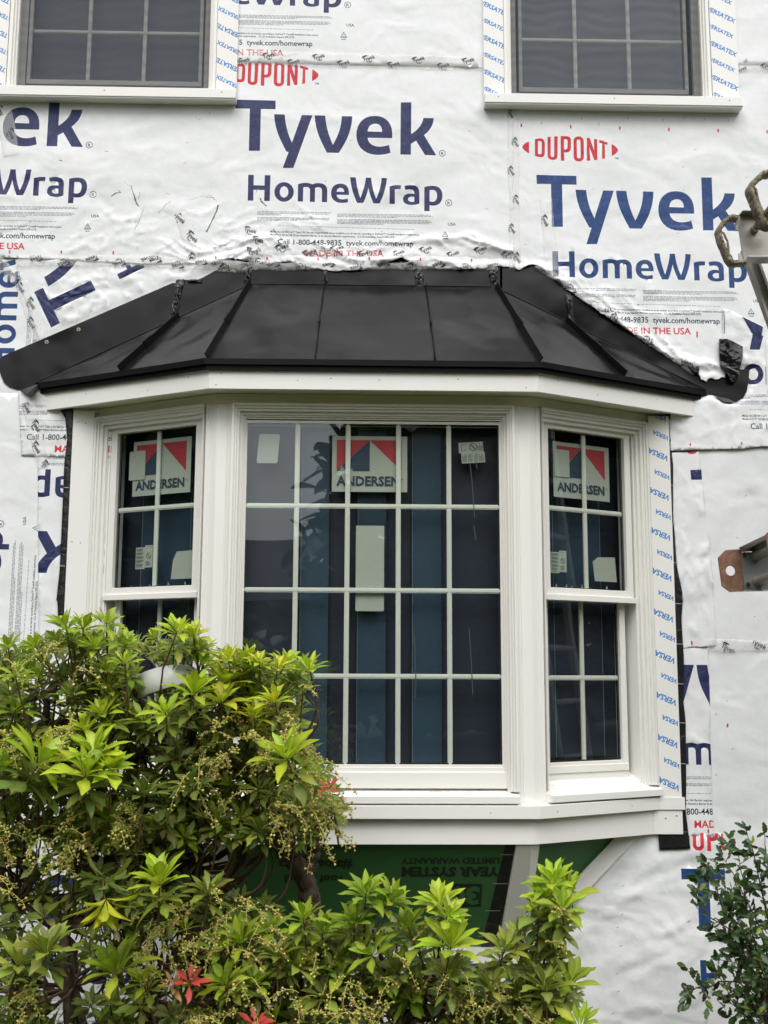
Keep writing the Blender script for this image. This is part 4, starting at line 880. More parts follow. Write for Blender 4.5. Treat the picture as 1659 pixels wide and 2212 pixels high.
panel(eave(-EX), eave(sx0), top(tx0), top(-RX), seed=1); panel(eave(sx0), eave(sx1), top(tx1), top(tx0), seed=2); panel(eave(sx1), eave(EX), top(RX), top(tx1), seed=3)
midE, midT = .52, .545   # intermediate side seam: position along eave and along the wall line
for sg in (1, -1):
    c0, c1_, w0, w1 = E(sg*EX, EY, EZ), E(sg*EW, RY, EZ), E(sg*RX, RY, RZ), E(sg*EW, RY, EZ)
    me_, mt_ = c0+(c1_-c0)*midE*.93, w0+(w1-w0)*.335
    me_ = c0+(c1_-c0)*.485
    panel(c0, me_, mt_, w0, seed=4+sg, bow=.012); panel(me_, c1_, w1+E(-sg*.001, 0, .0005), mt_, seed=8+sg, bow=.012)
    if sg > 0: MRe, MRt = me_, mt_
    else: MLe, MLt = me_, mt_
rf = roof.build('metal_roof', M['metal'], bay, True)
def seam(a, b, h, w_, wb=None, lift=.0, nrm=None, end=True):
    a, b = np.array(a), np.array(b); d = (b-a)/np.linalg.norm(b-a); N = np.array(nrm, float); N -= d*(N@d); N /= np.linalg.norm(N); S_ = np.cross(d, N); mb = MB()
    P0 = a-d*.004; P1 = b
    mb.hexa([P0-S_*w_/2-N*.006, P0+S_*w_/2-N*.006, P1+S_*w_/2-N*.006, P1-S_*w_/2-N*.006, P0-S_*w_/2+N*h, P0+S_*w_/2+N*h, P1+S_*w_/2+N*h*.8, P1-S_*w_/2+N*h*.8])
    j = a+(b-a)*.46; mb.hexa([j-d*.02-S_*(w_/2+.0022), j-d*.02+S_*(w_/2+.0022), j+d*.03+S_*(w_/2+.0022), j+d*.03-S_*(w_/2+.0022), j-d*.02-S_*(w_/2+.0022)+N*(h+.0015), j-d*.02+S_*(w_/2+.0022)+N*(h+.0015), j+d*.03+S_*(w_/2+.0022)+N*(h+.001), j+d*.03-S_*(w_/2+.0022)+N*(h+.001)])
    return build(mb, 'standing_seam', M['metal_edge'], rf, .0008)
nF = np.cross(E(1, 0, 0), top(0)-eave(0)); nF = nF/np.linalg.norm(nF); nF = nF if nF[1] < 0 else -nF
seam(eave(sx0), top(tx0), .020, .0035, nrm=nF); seam(eave(sx1), top(tx1), .020, .0035, nrm=nF)
for sg in (1, -1):
    seam(E(sg*EX, EY, EZ), E(sg*RX, RY, RZ), .028, .005, nrm=nF+E(sg*.55, 0, .1)); a_, b_ = (MRe, MRt) if sg > 0 else (MLe, MLt)
    nsd = np.cross(E(sg*(EW-EX), RY-EY, 0), E(sg*(RX-EX), RY-EY, RZ-EZ)); nsd /= np.linalg.norm(nsd); nsd = nsd if nsd[1] < 0 else -nsd
    seam(a_, b_, .030, .005, nrm=nsd)
# drip edge under the panels: two steps
for a, b, c_, z0, z1, th, mt in ((.664, 1.456, .422, 2.676, 2.6995, .008, 'metal_edge'), (.657, 1.436, .410, 2.657, 2.6765, .008, 'metal_edge')):
    k = MB()
    for mb in poly_board(a, b, c_, z0, z1, th): k.add(mb.v, mb.f)
    k.build('drip_edge', M[mt], rf)
dk_ = MB(); dk_.prism([(-.64, -.39, 2.664), (.64, -.39, 2.664), (1.39, -.002, 2.664), (-1.39, -.002, 2.664)], (0, 0, .008)); dk_.build('roof_deck', M['metal_edge'], rf)
# flashing flange lying on the wall
FL_C = [(528, 556), (700, 560), (870, 552), (1085, 560), (1085, 624), (528, 628)]
fg = MB()
for pl in (FL_L, FL_C, FL_R):
    P_ = [at(a, b, -.0075) for a, b in pl]; V_, T_ = tess([[(p[0], p[2]) for p in P_]]); 
    fg.add([(v[0], -.0078, v[1]) for v in V_], T_); n = len(P_); fg.add([tuple(p) for p in P_]+[(p[0], -.001, p[2]) for p in P_], [(i, (i+1) % n, n+(i+1) % n, n+i) for i in range(n)])
flo = fg.build('wall_flashing', M['metal'], rf)
cr = MB()   # crease line where roof meets the flange
for sg in (1, -1): cr.tube([E(sg*RX, -.0125, RZ+.002), E(sg*EW, -.0125, EZ+.002)], .0022, 6)
cr.tube([E(-RX, -.0125, RZ+.002), E(RX, -.0125, RZ+.002)], .0022, 6); cr.build('flashing_crease', M['metal'], rf)
# folded corner tabs at the two ends
tb = MB(); tb.add([at(43, 843, -.012), at(83, 829, -.012), at(82, 845, -.05), at(70, 855, -.045), at(58, 852, -.03)], [(0, 1, 2, 3, 4)]); tb.add([at(1542, 854, -.012), at(1564, 868, -.02), at(1590, 870, -.014), at(1575, 862, -.010), at(1560, 858, -.010)], [(0, 1, 2, 3, 4)]); tb.build('folded_tab', M['metal'], rf)
# crumpled sealant blobs at the heads of the seams
def blob(cx, cy, w_, h_, Y, seed, sl=0.):
    r = np.random.default_rng(seed); mb = MB(); nx, ny = 9, 16; vs = []
    for j in range(ny+1):
        for i in range(nx+1):
            u, v = i/nx, j/ny; x = cx+(u-.5)*w_*(1+.18*math.sin(v*9+seed))+sl*(v-.5)*h_+r.normal()*.6; y = cy+(v-.5)*h_+r.normal()*.6
            p = at(x, y, Y); e_ = math.sin(math.pi*u)*math.sin(math.pi*min(1, v*1.02)); vs.append((p[0], p[1]-.003-.0045*abs(r.normal())*e_-.003*e_, p[2]))
    mb.add(vs, [(j*(nx+1)+i, j*(nx+1)+i+1, (j+1)*(nx+1)+i+1, (j+1)*(nx+1)+i) for j in range(ny) for i in range(nx)], 0, False)
    mb.build('sealant_patch', M['sealant'], rf)
for a in ((381, 650, 16, 92, -.010, 1, -.18), (536, 592, 11, 50, -.010, 2, -.1), (703, 605, 9, 38, -.010, 3, 0), (906, 604, 17, 50, -.010, 4, .05), (1066, 600, 15, 46, -.010, 5, .1), (1232, 672, 12, 74, -.012, 6, .12), (415, 608, 40, 7, -.009, 7, 0)): blob(*a)
for px, py in ((101, 739), (170, 712)):
    p = at(px, py, -.009); d_ = MB(); 
    for r_1, r_2, y0 in ((.0085, 12, 0), (.0035, 8, -.003)):
        d_.tube([p+E(0, y0, 0), p+E(0, y0-.003, 0)], r_1, 14, 0 if r_1 > .005 else 1)
    d_.build('screw_washer', [M['screw'], M['hole']], rf)
# ------------------------------------------------------------------ black membranes and sealing tape on the wall
def patch(name, pts, Y, mat, label, cat, n=10, amp=.003, thick=.002, marks=None):
    V, F, mt = sheet_data(XZ(pts), marks or [], .012 if amp < .005 else .0045); sd = abs(pts[0][0])*.01
    o = sheet_mesh(name, V, F, mt, M[mat], lambda X, Z: Y-amp*np.clip(ridged(X*(14 if amp < .005 else 7)+sd+Z*3, Z*(14 if amp < .005 else 5.5), 3 if amp < .005 else 2), 0, 2), thick); tag(o, label, cat); return o
lines = lambda L: [quadp(XZ([(a, y), (b, y+1.0), (b, y+2.4), (a, y+1.4)]), 'mem_mark') for a, b, y in L]
patch('flashing_membrane', [(128, 880), (160, 880), (150, 1340), (128, 1345), (126, 1300), (124, 1296), (131, 1230), (136, 1120), (141, 1000), (147, 950), (143, 905)], -.0145, 'membrane', 'narrow strip of black membrane showing along the left edge of the bay window', 'flashing membrane', amp=.0008, marks=lines([(132, 142, 1222), (138, 150, 1053)]))
patch('flashing_membrane', [(1436, 890), (1446, 890), (1447, 960), (1452, 1005), (1452, 1120), (1457, 1210), (1472, 1281), (1470, 1340), (1475, 1420), (1474, 1510), (1479, 1560), (1480, 1690), (1479, 1752), (1489, 1831), (1462, 1831), (1440, 1300)], -.0142, 'membrane', 'tall strip of black membrane between the blue-printed trim board and the wrap', 'flashing membrane', amp=.0008,
      marks=lines([(1440, 1456, 967), (1440, 1456, 1048), (1442, 1458, 1131), (1444, 1462, 1215), (1450, 1474, 1303), (1452, 1478, 1390), (1462, 1478, 1476), (1466, 1480, 1560), (1468, 1486, 1648)]))
patch('flashing_membrane', [(1419, 1790), (1476, 1795), (1484, 1795), (1489, 1832), (1422, 1834)], -.0160, 'membrane', 'black membrane flap hanging below the lower right corner of the bay window', 'flashing membrane', amp=.001)
bt = patch('sealing_tape', [(1550, 736), (1565, 737), (1580, 742), (1600, 752), (1599, 775), (1592, 805), (1586, 829), (1574, 829), (1566, 812), (1552, 795), (1549, 765)], -.026, 'tape_black', 'crumpled black tape patch stuck over the wrap at the right end of the roof', 'sealing tape', amp=.010, thick=.010)
patch('sealing_tape', [(1484, 794), (1508, 792), (1506, 812), (1492, 806)], -.018, 'sealant', 'small torn black tape scrap where the wrap edge meets the roof end', 'sealing tape', amp=.004)
# ------------------------------------------------------------------ upstairs windows
def up_window(x0, x1, label, lang, xs_l, xs_r, zs0, g0, g1, txl, txr):
    """x0..x1: full width over the trim boards; g0,g1: glass edges in x"""
    root = empty('upper_window', ((x0+x1)/2, -.02, 3.99), label, 'window')
    ZB, ZT = 4.032, 5.70; zl = [ZB+.03+k*.0825 for k in range(-1, 20)]
    printed_board('trim_board', x0, xs_l, ZB, ZT, -.030, -.001, versa(0, 0, 0, 0, [z+.01 for z in zl], lang, xo=txl[0], anchor=txl[1], big=.021, small=.0185), root)
    printed_board('trim_board', xs_r, x1, ZB, ZT, -.030, -.001, versa(0, 0, 0, 0, zl, lang, xo=txr[0], anchor=txr[1], big=.021, small=.0185), root)
    s = MB(); s.box(x0-.001, x1+.001, -.066, -.001, 3.988, ZB); s.box(x0, x1, -.062, -.002, 3.982, 3.989); build(s, 'window_sill', M['trim'], root, .002)
    f = MB(); a, b = xs_l+.002, xs_r-.002
    fring(f, FW0, a, b, ZB+.001, ZT, .016, -.10, .026); fring(f, FW0, a+.0155, b-.0155, ZB+.016, ZT-.02, .010, -.10, .016); fring(f, FW0, a+.025, b-.025, ZB+.026, ZT-.03, .009, -.1, .004, wb=.006)
    build(f, 'window_frame', M['vinyl'], root, .0015)
    gz = ZB+.086
    q = MB(); i0, i1 = a+.033, b-.033; fring(q, FW0, i0, i1, ZB+.030, ZT-.05, .030, -.06, -.034, wb=.030); fring(q, FW0, g0-.016, g1+.016, ZB+.062, ZT-.06, .016, -.05, -.028, wb=.022)
    sash = build(q, 'window_sash', M['sash_grey'], root, .0015)
    pane(FW0, g0-.002, g1+.002, gz-.004, ZT-.06, -.046, sash); grille(FW0, g0, g1, gz, gz+4*(.245), 3, 4, -.050, sash, .017)
    cv = MB(); fbox(cv, FW0, g0-.04, g1+.04, ZB+.02, ZT-.04, -.105, -.10); cv.build('window_cover', M['board2'], sash)
    m = MB(); m.add([(i0+.004, .006, ZB+.034), (i1-.004, .006, ZB+.034), (i1-.004, .006, ZT-.06), (i0+.004, .006, ZT-.06)], [(0, 1, 2, 3)]); m.build('insect_screen', M['screen'], root)
    h = MB()
    for x in (x0+.06, (x0+x1)/2, x1-.06):
        h.tube([(x, -.0665, 4.014), (x, -.0675, 4.014)], .0025, 8)
    h.build('nail_hole', M['hole'], root)
    return root
E_ = lambda px, Y=0, y=100: at(px, y, Y)[0]
up_window(.4885, 1.640, 'right upstairs window with grey insect screen and blue-printed boards on both sides', -27, E_(1089, -.03, 190), E_(1540, -.03, 200), 0, E_(1127.5, .046, 170), E_(1477, .046, 170), (.472, .0), (E_(1536, -.03, 200)-.008, .0))
up_window(-1.765, -.6145, 'upstairs window on the left, cut off by the picture top and side, with printed board only on its right', 153, E_(12, -.03, 170), E_(466, -.03, 190), 0, E_(68.5, .046, 150), E_(430, .046, 150), (-1.684, 1.0), (-.595, .0))
# ------------------------------------------------------------------ scaffold bracket, upper right
def lz(a, b, Y): return at(1425.7+a*.1611, 345.6+b*.1611, Y)
YB = -.85; DX = at(1659, 500, YB)[0]-at(1600, 500, YB)[0]
sb = empty('scaffold_bracket', at(1650, 560, YB), 'dirty aluminium scaffold bracket with taped loop handles reaching in at the right edge', 'scaffold bracket')
b = MB()
P_ = [lz(1062, 742, YB), lz(1060, 900, YB), lz(1128, 1352, YB), lz(1700, 1335, YB), lz(1900, 1300, YB), lz(1900, 765, YB), lz(1448, 758, YB)]
b.prism(P_, (0, .012, 0)); fr_ = [lz(1120, 1362, YB), lz(1720, 1345, YB)]
b.hexa([fr_[0]+E(0, -.05, -.004), fr_[1]+E(.2, -.05, -.004), fr_[1]+E(.2, .012, -.004), fr_[0]+E(0, .012, -.004), fr_[0]+E(0, -.05, .004), fr_[1]+E(.2, -.05, .004), fr_[1]+E(.2, .012, .004), fr_[0]+E(0, .012, .004)])
t0_, t1_ = lz(1062, 742, YB), lz(1900, 770, YB); b.hexa([t0_+E(0, -.035, 0), t1_+E(0, -.035, 0), t1_+E(0, .012, 0), t0_+E(0, .012, 0), t0_+E(0, -.035, .005), t1_+E(0, -.035, .005), t1_+E(0, .012, .005), t0_+E(0, .012, .005)])
b.prism([lz(1015, 755, YB-.02), lz(1064, 742, YB-.02), lz(1066, 890, YB-.02), lz(1025, 945, YB-.02), lz(1012, 880, YB-.02)], (0, .010, 0)); b.prism([lz(1060, 1250, YB-.02), lz(1090, 1245, YB-.02), lz(1128, 1380, YB-.02), lz(1060, 1392, YB-.02)], (0, .01, 0))
build(b, 'bracket_plate', M['alu'], sb, .0015)
tb_ = MB(); tb_.tube([lz(1265, 935, YB-.005), lz(1450, 690, YB-.10), lz(1560, 545, YB-.16)], .0125, 20); tb_.tube([lz(1262, 940, YB+.002), lz(1278, 915, YB-.018)], .0155, 20); tb_.tube([lz(1272, 922, YB-.018), lz(1280, 912, YB-.022)], .0145, 20)
tb_.build('bracket_tube', M['alu_d'], sb)
def loop(pts, wd, dp, Y, nm, par):
    """flattened bar bent through the traced points"""
    mb = MB(); pts3 = [np.array(lz(a, c, Y)) for a, c in pts]; k = len(pts3); L_ = []; r = np.random.default_rng(int(abs(pts[0][0])))
    dense = []
    for p, q in zip(pts3[:-1], pts3[1:]):
        for i in range(6): dense.append(p+(q-p)*i/6)
    dense.append(pts3[-1]); n = len(dense); vs = []
    for i, p in enumerate(dense):
        t_ = dense[min(i+1, n-1)]-dense[max(i-1, 0)]; t_ /= np.linalg.norm(t_); s_ = np.cross(t_, [0, 1., 0]); s_ /= np.linalg.norm(s_); w2 = wd/2*(1+r.normal()*.10); d2 = dp/2*(1+r.normal()*.05)
        for a_ in range(10):
            q = 2*math.pi*a_/10; ca, sa = math.cos(q), math.sin(q); vs.append(p+s_*w2*np.sign(ca)*abs(ca)**.6+E(0, 1, 0)*d2*np.sign(sa)*abs(sa)**.6)
    mb.add(vs, [(i*10+j, i*10+(j+1) % 10, (i+1)*10+(j+1) % 10, (i+1)*10+j) for i in range(n-1) for j in range(10)], 0, True); mb.add(vs[:10], [tuple(range(10))]); mb.add(vs[-10:], [tuple(range(10))])
    return mb.build(nm, M['grip'], par)
loop([(1030, 800), (985, 778), (925, 785), (860, 835), (790, 925), (775, 975), (800, 1085), (850, 1210), (900, 1330), (945, 1392), (1010, 1395), (1130, 1385)], .018, .045, YB-.02, 'loop_handle', sb)
loop([(1520, 175), (1448, 190), (1380, 200), (1320, 245), (1240, 325), (1190, 400), (1215, 480), (1270, 620), (1330, 760), (1385, 885), (1450, 905), (1530, 890)], .0205, .055, YB-.07, 'loop_handle', sb)
for pts, Y in (([(800, 950), (855, 985), (875, 1040), (905, 1090), (910, 1150), (915, 1190), (925, 1260), (955, 1300), (970, 1350)], YB-.03), ([(1230, 345), (1280, 400), (1300, 460), (1320, 540), (1345, 620), (1385, 690), (1400, 760), (1420, 830)], YB-.08)):
    rg = MB(); rg.tube([lz(a, c, Y) for a, c in pts], [.0030+.0026*random.random() for _ in pts], 7, jit=.3); rg.build('torn_grip_tape', M['grip'], sb)
gs = patch('strap', [(1588, 497), (1597, 490), (1598, 530), (1592, 528), (1589, 515)], -.84, 'strap', 'green strap end bunched behind the scaffold bracket', 'strap', amp=.004, thick=.006)
# aluminium ladder behind it
ld = empty('ladder', (2.3, -.75, 0), 'aluminium ladder rail slanting down past the right edge under the bracket', 'ladder')
YL = -.70; A0, A1 = at(1612, 540, YL), at(1692, 760, YL); dv = (A1-A0)/np.linalg.norm(A1-A0); A1 = A0+dv*((A0[2]-.02)/-dv[2]); hv = np.array([-dv[2], 0, dv[0]]); hv = hv if hv[0] > 0 else -hv
def rail(o_):
    mb = MB()
    for s0, s1, d0, d1 in ((-.024, .024, 0, .004), (-.024, -.020, -.024, 0), (.020, .024, -.024, 0), (-.0245, -.014, -.026, -.022), (.014, .0245, -.026, -.022)):
        mb.hexa([A0+o_+hv*s0+E(0, d0, 0), A0+o_+hv*s1+E(0, d0, 0), A0+o_+hv*s1+E(0, d1, 0), A0+o_+hv*s0+E(0, d1, 0), A1+o_+hv*s0+E(0, d0, 0), A1+o_+hv*s1+E(0, d0, 0), A1+o_+hv*s1+E(0, d1, 0), A1+o_+hv*s0+E(0, d1, 0)])
    return build(mb, 'ladder_rail', M['alu'], ld, .0012)
rail(E(0, 0, 0)); rail(E(.42, -.03, 0))
for k in range(1, 10):
    c_ = A0+dv*(.30*k); m = MB(); m.tube([c_+E(0, .0, 0), c_+E(.42, -.03, 0)], .015, 12); m.build('ladder_rung', M['alu'], ld)
# lower rusty bracket
def rz(a, b, Y): return at(1501.3+a*.09505, 1134.1+b*.09505, Y)
YR = -.65; rb = empty('plank_end_bracket', rz(1100, 1500, YR), 'rusty steel plate with a round hole, bolted to a grey channel end', 'steel bracket')
out = [rz(a, c, YR) for a, c in ((700, 570), (985, 550), (1150, 600), (1180, 1505), (800, 1522), (615, 1385), (530, 745))]; ctr = rz(812, 1040, YR); Rr = np.linalg.norm(rz(925, 1040, YR)-ctr)
hole = [ctr+E(Rr*math.cos(k*math.pi/14), 0, Rr*math.sin(k*math.pi/14)) for k in range(28)]
V_, T_ = tess([[(p[0], p[2]) for p in out], [(p[0], p[2]) for p in hole]]); pl = MB()
for y in (YR, YR+.008): pl.add([(v[0], y, v[1]) for v in V_], T_)
for c_ in (out, hole):
    n = len(c_); pl.add([(p[0], YR, p[2]) for p in c_]+[(p[0], YR+.008, p[2]) for p in c_], [(i, (i+1) % n, n+(i+1) % n, n+i) for i in range(n)])
build(pl, 'eye_plate', M['rust'], rb, .001)
gb = MB(); q0 = [rz(1055, 615, YR-.006), rz(1125, 1440, YR-.006), rz(1135, 1475, YR-.006), rz(2300, 1440, YR-.006), rz(2300, 590, YR-.006)]
gb.prism(q0, (0, .006, 0)); build(gb, 'channel_web', M['steel'], rb, .001)
tf = MB(); a_, b__ = rz(990, 515, YR-.004), rz(1620, 215, YR-.20)
tf.hexa([rz(990, 515, YR-.01), rz(1620, 215, YR-.17), rz(1640, 330, YR-.17), rz(1050, 605, YR-.01), rz(990, 515, YR), rz(1620, 215, YR-.16), rz(1640, 330, YR-.16), rz(1050, 605, YR)]); tf.hexa([rz(1050, 600, YR-.012), rz(1640, 325, YR-.16), rz(2100, 330, YR-.02), rz(2000, 590, YR-.004), rz(1050, 606, YR-.008), rz(1640, 331, YR-.156), rz(2100, 336, YR-.016), rz(2000, 596, YR)])
bf = MB(); bf.hexa([rz(1120, 1470, YR-.006), rz(2300, 1440, YR-.006), rz(2300, 1470, YR-.05), rz(1100, 1500, YR-.03), rz(1120, 1490, YR-.006), rz(2300, 1460, YR-.006), rz(2300, 1490, YR-.05), rz(1100, 1515, YR-.03)])
build(tf, 'channel_flange', M['steel'], rb, .001); build(bf, 'channel_flange', M['steel'], rb, .001)
rs = MB(); rs.prism([rz(1610, 205, YR-.17), rz(1670, 150, YR-.17), rz(1900, 100, YR-.17), rz(1900, 800, YR-.17), rz(1660, 700, YR-.17), rz(1640, 480, YR-.17)], (0, .006, 0)); build(rs, 'rusty_edge_plate', M['rust'], rb, .001)
for (x0_, y0_), (x1_, y1_) in (((1385, 705), (1700, 560)), ((1450, 1285), (1750, 1160))):
    m = MB(); m.tube([rz(x0_, y0_, YR-.01), rz(x1_, y1_, YR-.13), rz(2*x1_-x0_, 2*y1_-y0_, YR-.25)], Rr*1.03, 22); m.tube([rz(x0_-10, y0_+4, YR-.006), rz(x0_+14, y0_-6, YR-.014)], Rr*1.14, 22); m.build('rung_tube', M['alu_d'], rb)
for x_, y_ in ((1120, 680), (1205, 1350)):
    m = MB(); m.tube([rz(x_, y_, YR-.005), rz(x_, y_, YR-.016)], .0055, 6, smooth=False); m.tube([rz(x_, y_, YR-.004), rz(x_, y_, YR-.008)], .008, 14); m.tube([rz(x_, y_, YR-.016), rz(x_, y_, YR-.020)], .003, 8); m.build('bolt', M['rust_dark'], rb)
# white curved rim behind the shrub
wr = MB(); up_ = [(296, 1462), (312, 1452), (335, 1444), (360, 1438), (385, 1436), (405, 1437), (420, 1442), (430, 1452)]; lo_ = [(300, 1500), (316, 1492), (340, 1484), (365, 1476), (390, 1470), (408, 1468), (420, 1468), (430, 1470)]
n = len(up_); YW = -1.16; dd_ = [-.05*math.sin(math.pi*i/(n-1)) for i in range(n)]
vs = [at(a, b_, YW+dd_[i]) for i, (a, b_) in enumerate(up_)]+[at(a, b_+8, YW-.02+dd_[i]*1.15) for i, (a, b_) in enumerate(lo_)]+[at(a, b_-1, YW+.012+dd_[i]) for i, (a, b_) in enumerate(up_)]+[at(a, b_+8, YW-.008+dd_[i]*1.15) for i, (a, b_) in enumerate(lo_)]
wr.add(vs, [(i, i+1, n+i+1, n+i) for i in range(n-1)]+[(2*n+i, 3*n+i, 3*n+i+1, 2*n+i+1) for i in range(n-1)]+[(i, 2*n+i, 2*n+i+1, i+1) for i in range(n-1)], 0, True)
o = wr.build('plastic_rim', M['white_plastic']); tag(o, 'curved white plastic rim half hidden in the leaves of the big shrub', 'plastic rim')
o.modifiers.new('thick', 'SOLIDIFY').thickness = .004
# ------------------------------------------------------------------ plants
def leaf_mat(name, rough, trans, spec=.45, spots=.35):
    t = NT(name); a = t.n('Attribute', attribute_name='Col'); f = t.noise(55, 4, .7); g = t.noise(400, 2, .6)
    c = t.mix(t.ramp(f, [(.5, (0, 0, 0)), (.72, (spots, spots, spots))]), a.outputs['Color'], (.23, .21, .07)); c = t.mix(t.ramp(g, [(.64, (0, 0, 0)), (.7, (.4, .4, .4))]), c, (.30, .28, .12)) if spots > .2 else c
    b = t.bsdf(c, rough, 0, spec, t.bump(t.noise(160, 2, .5), .15, .002)); tl = t.n('BsdfTranslucent'); 
    br = t.mix(1., c, (1.3, 1.35, .7), 'MULTIPLY'); t.l(br, tl.inputs['Color'])
    mx = t.n('MixShader'); mx.inputs[0].default_value = trans; t.l(b.outputs[0], mx.inputs[1]); t.l(tl.outputs[0], mx.inputs[2]); t.l(mx.outputs[0], t.out.inputs['Surface']); return t.m
M['leaf_new'] = leaf_mat('young leaf', .40, .32, .4, .10); M['leaf_old'] = leaf_mat('mature leaf', .38, .26, .42, .42); M['leaf_holly'] = leaf_mat('holly leaf', .34, .10, .35, .05)
t = NT('bark'); f = t.noise(38, 6, .75, .6, stretch=(1, 1, .3)); t.bb = t.noise(9, 3, .6)
M['bark'] = t.done(t.bsdf(t.mix(t.ramp(t.bb, [(.55, (0, 0, 0)), (.75, (.55, .55, .55))]), t.ramp(f, [(.3, (.022, .015, .011)), (.6, (.10, .072, .052)), (.8, (.17, .135, .105))]), (.17, .18, .12)), .85, 0, .3, t.bump(f, .9, .012)))
M['twig'] = flat('reddish twig', (.13, .070, .045), .7); M['stalk'] = flat('pale stalk', (.52, .45, .12), .6); M['berry'] = leaf_mat('green berry', .35, .12, .5, .0)
NS = 8
def leaves_mesh(name, L, mat, parent, wid=.5, curl=1., toothed=False):
    """L: list of (base, dir, up, length, width, droop, rgb, fold); one mesh, one blade each"""
    if not L: return None
    B = np.array([l[0] for l in L]); D = np.array([l[1] for l in L]); U = np.array([l[2] for l in L]); ln = np.array([l[3] for l in L]); wd = np.array([l[4] for l in L]); dr = np.array([l[5] for l in L]); col = np.array([l[6] for l in L]); fo = np.array([l[7] for l in L])
    D /= np.linalg.norm(D, axis=1)[:, None]; S = np.cross(D, U); S /= np.linalg.norm(S, axis=1)[:, None]+1e-9; U = np.cross(S, D); n = len(L)
    if toothed: ns = 9; tt = np.linspace(0, 1, ns); prof = np.array([.02, .75, .62, 1.0, .80, .95, .60, .62, .0])
    else: ns = NS; tt = np.linspace(0, 1, ns); prof = np.array([.10, .22, .52, .86, 1.0, .84, .48, .0])
    V = np.zeros((n, ns, 3, 3)); C = np.zeros((n, ns, 3, 4)); C[..., 3] = 1
    wob = rng.normal(size=(n, ns))*.035
    for i, t_ in enumerate(tt):
        cen = B+D*(ln*(t_-.10*dr*t_**3))[:, None]-U*(ln*dr*.62*t_**2.2)[:, None]+S*(ln*wob[:, i]*t_)[:, None]
        w_ = (wd*prof[i])[:, None]; up_ = (wd*prof[i]*fo)[:, None]
        V[:, i, 1] = cen; V[:, i, 0] = cen-S*w_+U*up_; V[:, i, 2] = cen+S*w_+U*up_
        edge = 1.12 if not toothed else 1.
        C[:, i, 1, :3] = np.clip(col*1.28+np.array([.02, .025, .005]), 0, 1); C[:, i, 0, :3] = col*.96; C[:, i, 2, :3] = col*.96
    V = V.reshape(-1, 3); k = np.arange(n)[:, None]*ns*3; F = []
    base = []
    for i in range(ns-1):
        for j in range(2): a = i*3+j; base.append((a, a+1, a+4, a+3))
    F = (k[:, :, None]+np.array(base)[None]).reshape(-1, 4)
    me = bpy.data.meshes.new(name); me.from_pydata(V.tolist(), [], F.tolist()); ca = me.color_attributes.new('Col', 'FLOAT_COLOR', 'POINT'); ca.data.foreach_set('color', C.ravel())
    me.polygons.foreach_set('use_smooth', np.ones(len(F), bool)); me.materials.append(mat); return link(name, me, parent)
def unit(v): v = np.array(v, float); return v/(np.linalg.norm(v)+1e-9)
PAL = {'lime': (.34, .44, .033), 'green': (.26, .36, .033), 'yellow': (.39, .44, .035), 'mid': (.235, .290, .045), 'dark': (.140, .195, .042), 'red': (.52, .055, .05), 'olive': (.17, .18, .05), 'orange': (.42, .20, .06)}
def rosette(out, p, axis, r, kind, n=None, spread=(14, 76), wr=.168):
    """whorl of leaves round a shoot tip"""
    axis = unit(axis); ref = np.array([0, 0, 1.]) if abs(axis[2]) < .95 else np.array([1., 0, 0]); u = unit(np.cross(axis, ref)); v = np.cross(axis, u)
    n = n or random.randint(12, 16); a0 = random.random()*6.28
    for i in range(n):
        a = a0+i*2.4+random.gauss(0, .15); f = (i+.5)/n; ti = R_(spread[0]+(spread[1]-spread[0])*f**.8+random.gauss(0, 6))
        rad = u*math.cos(a)+v*math.sin(a); d = axis*math.cos(ti)+rad*math.sin(ti); ll = r*(.72+.38*f)*random.uniform(.85, 1.12)
        c = np.array(PAL[kind])*random.uniform(.78, 1.2); c[0] *= random.uniform(.85, 1.18)
        if kind in ('dark', 'mid') and random.random() < .08: c = np.array(PAL['olive'])*random.uniform(.8, 1.5)
        out.append((p-axis*r*.16*f+rad*.004, d, axis-d*(axis@d)+rad*.001, ll, ll*random.uniform(wr*.85, wr*1.15), random.uniform(.02, .30)+.22*f, c, random.uniform(.15, .5)))
def branch(mb, a, b, r0, r1, sag=.0, n=7, jit=.12, wob=.02, m=0):
    a, b = np.array(a, float), np.array(b, float); L = np.linalg.norm(b-a); pts = []; w1, w2 = rng.normal(size=3), rng.normal(size=3)
    for i in range(n+1):
        t_ = i/n; pts.append(a+(b-a)*t_+(w1*math.sin(math.pi*t_)+w2*math.sin(2*math.pi*t_)*.6)*L*wob+np.array([0, 0, -sag*L*math.sin(math.pi*t_)]))
    mb.tube(pts, [r0+(r1-r0)*i/n for i in range(n+1)], 8 if r0 > .008 else 5, m, jit=jit); return pts
def spray(st, be, p, d, L):
    """drooping berry spray: stalk with side pedicels; some carry a berry"""
    d = unit(d); pts = []; q = np.array(p, float); dd = d.copy(); n = 9
    for i in range(n+1): pts.append(q.copy()); dd = unit(dd+np.array([random.gauss(0, .12), random.gauss(0, .12), -.16])); q = q+dd*L/n
    st.tube(pts, [.0013*(1-.5*i/n) for i in range(n+1)], 4, cap=False)
    for i in range(1, n+1):
        for s_ in range(3):
            o_ = unit(np.array([random.gauss(0, 1), random.gauss(0, 1), random.gauss(-.2, .7)])); e = pts[i]+o_*random.uniform(.007, .013); st.tube([pts[i], e], [.0008, .0007], 3, cap=False)
            if random.random() < BERRY: be.append((e+o_*.002, random.uniform(.0032, .0048)))
            else: be.append((e, .0012))
BERRY = .34
_ico = None
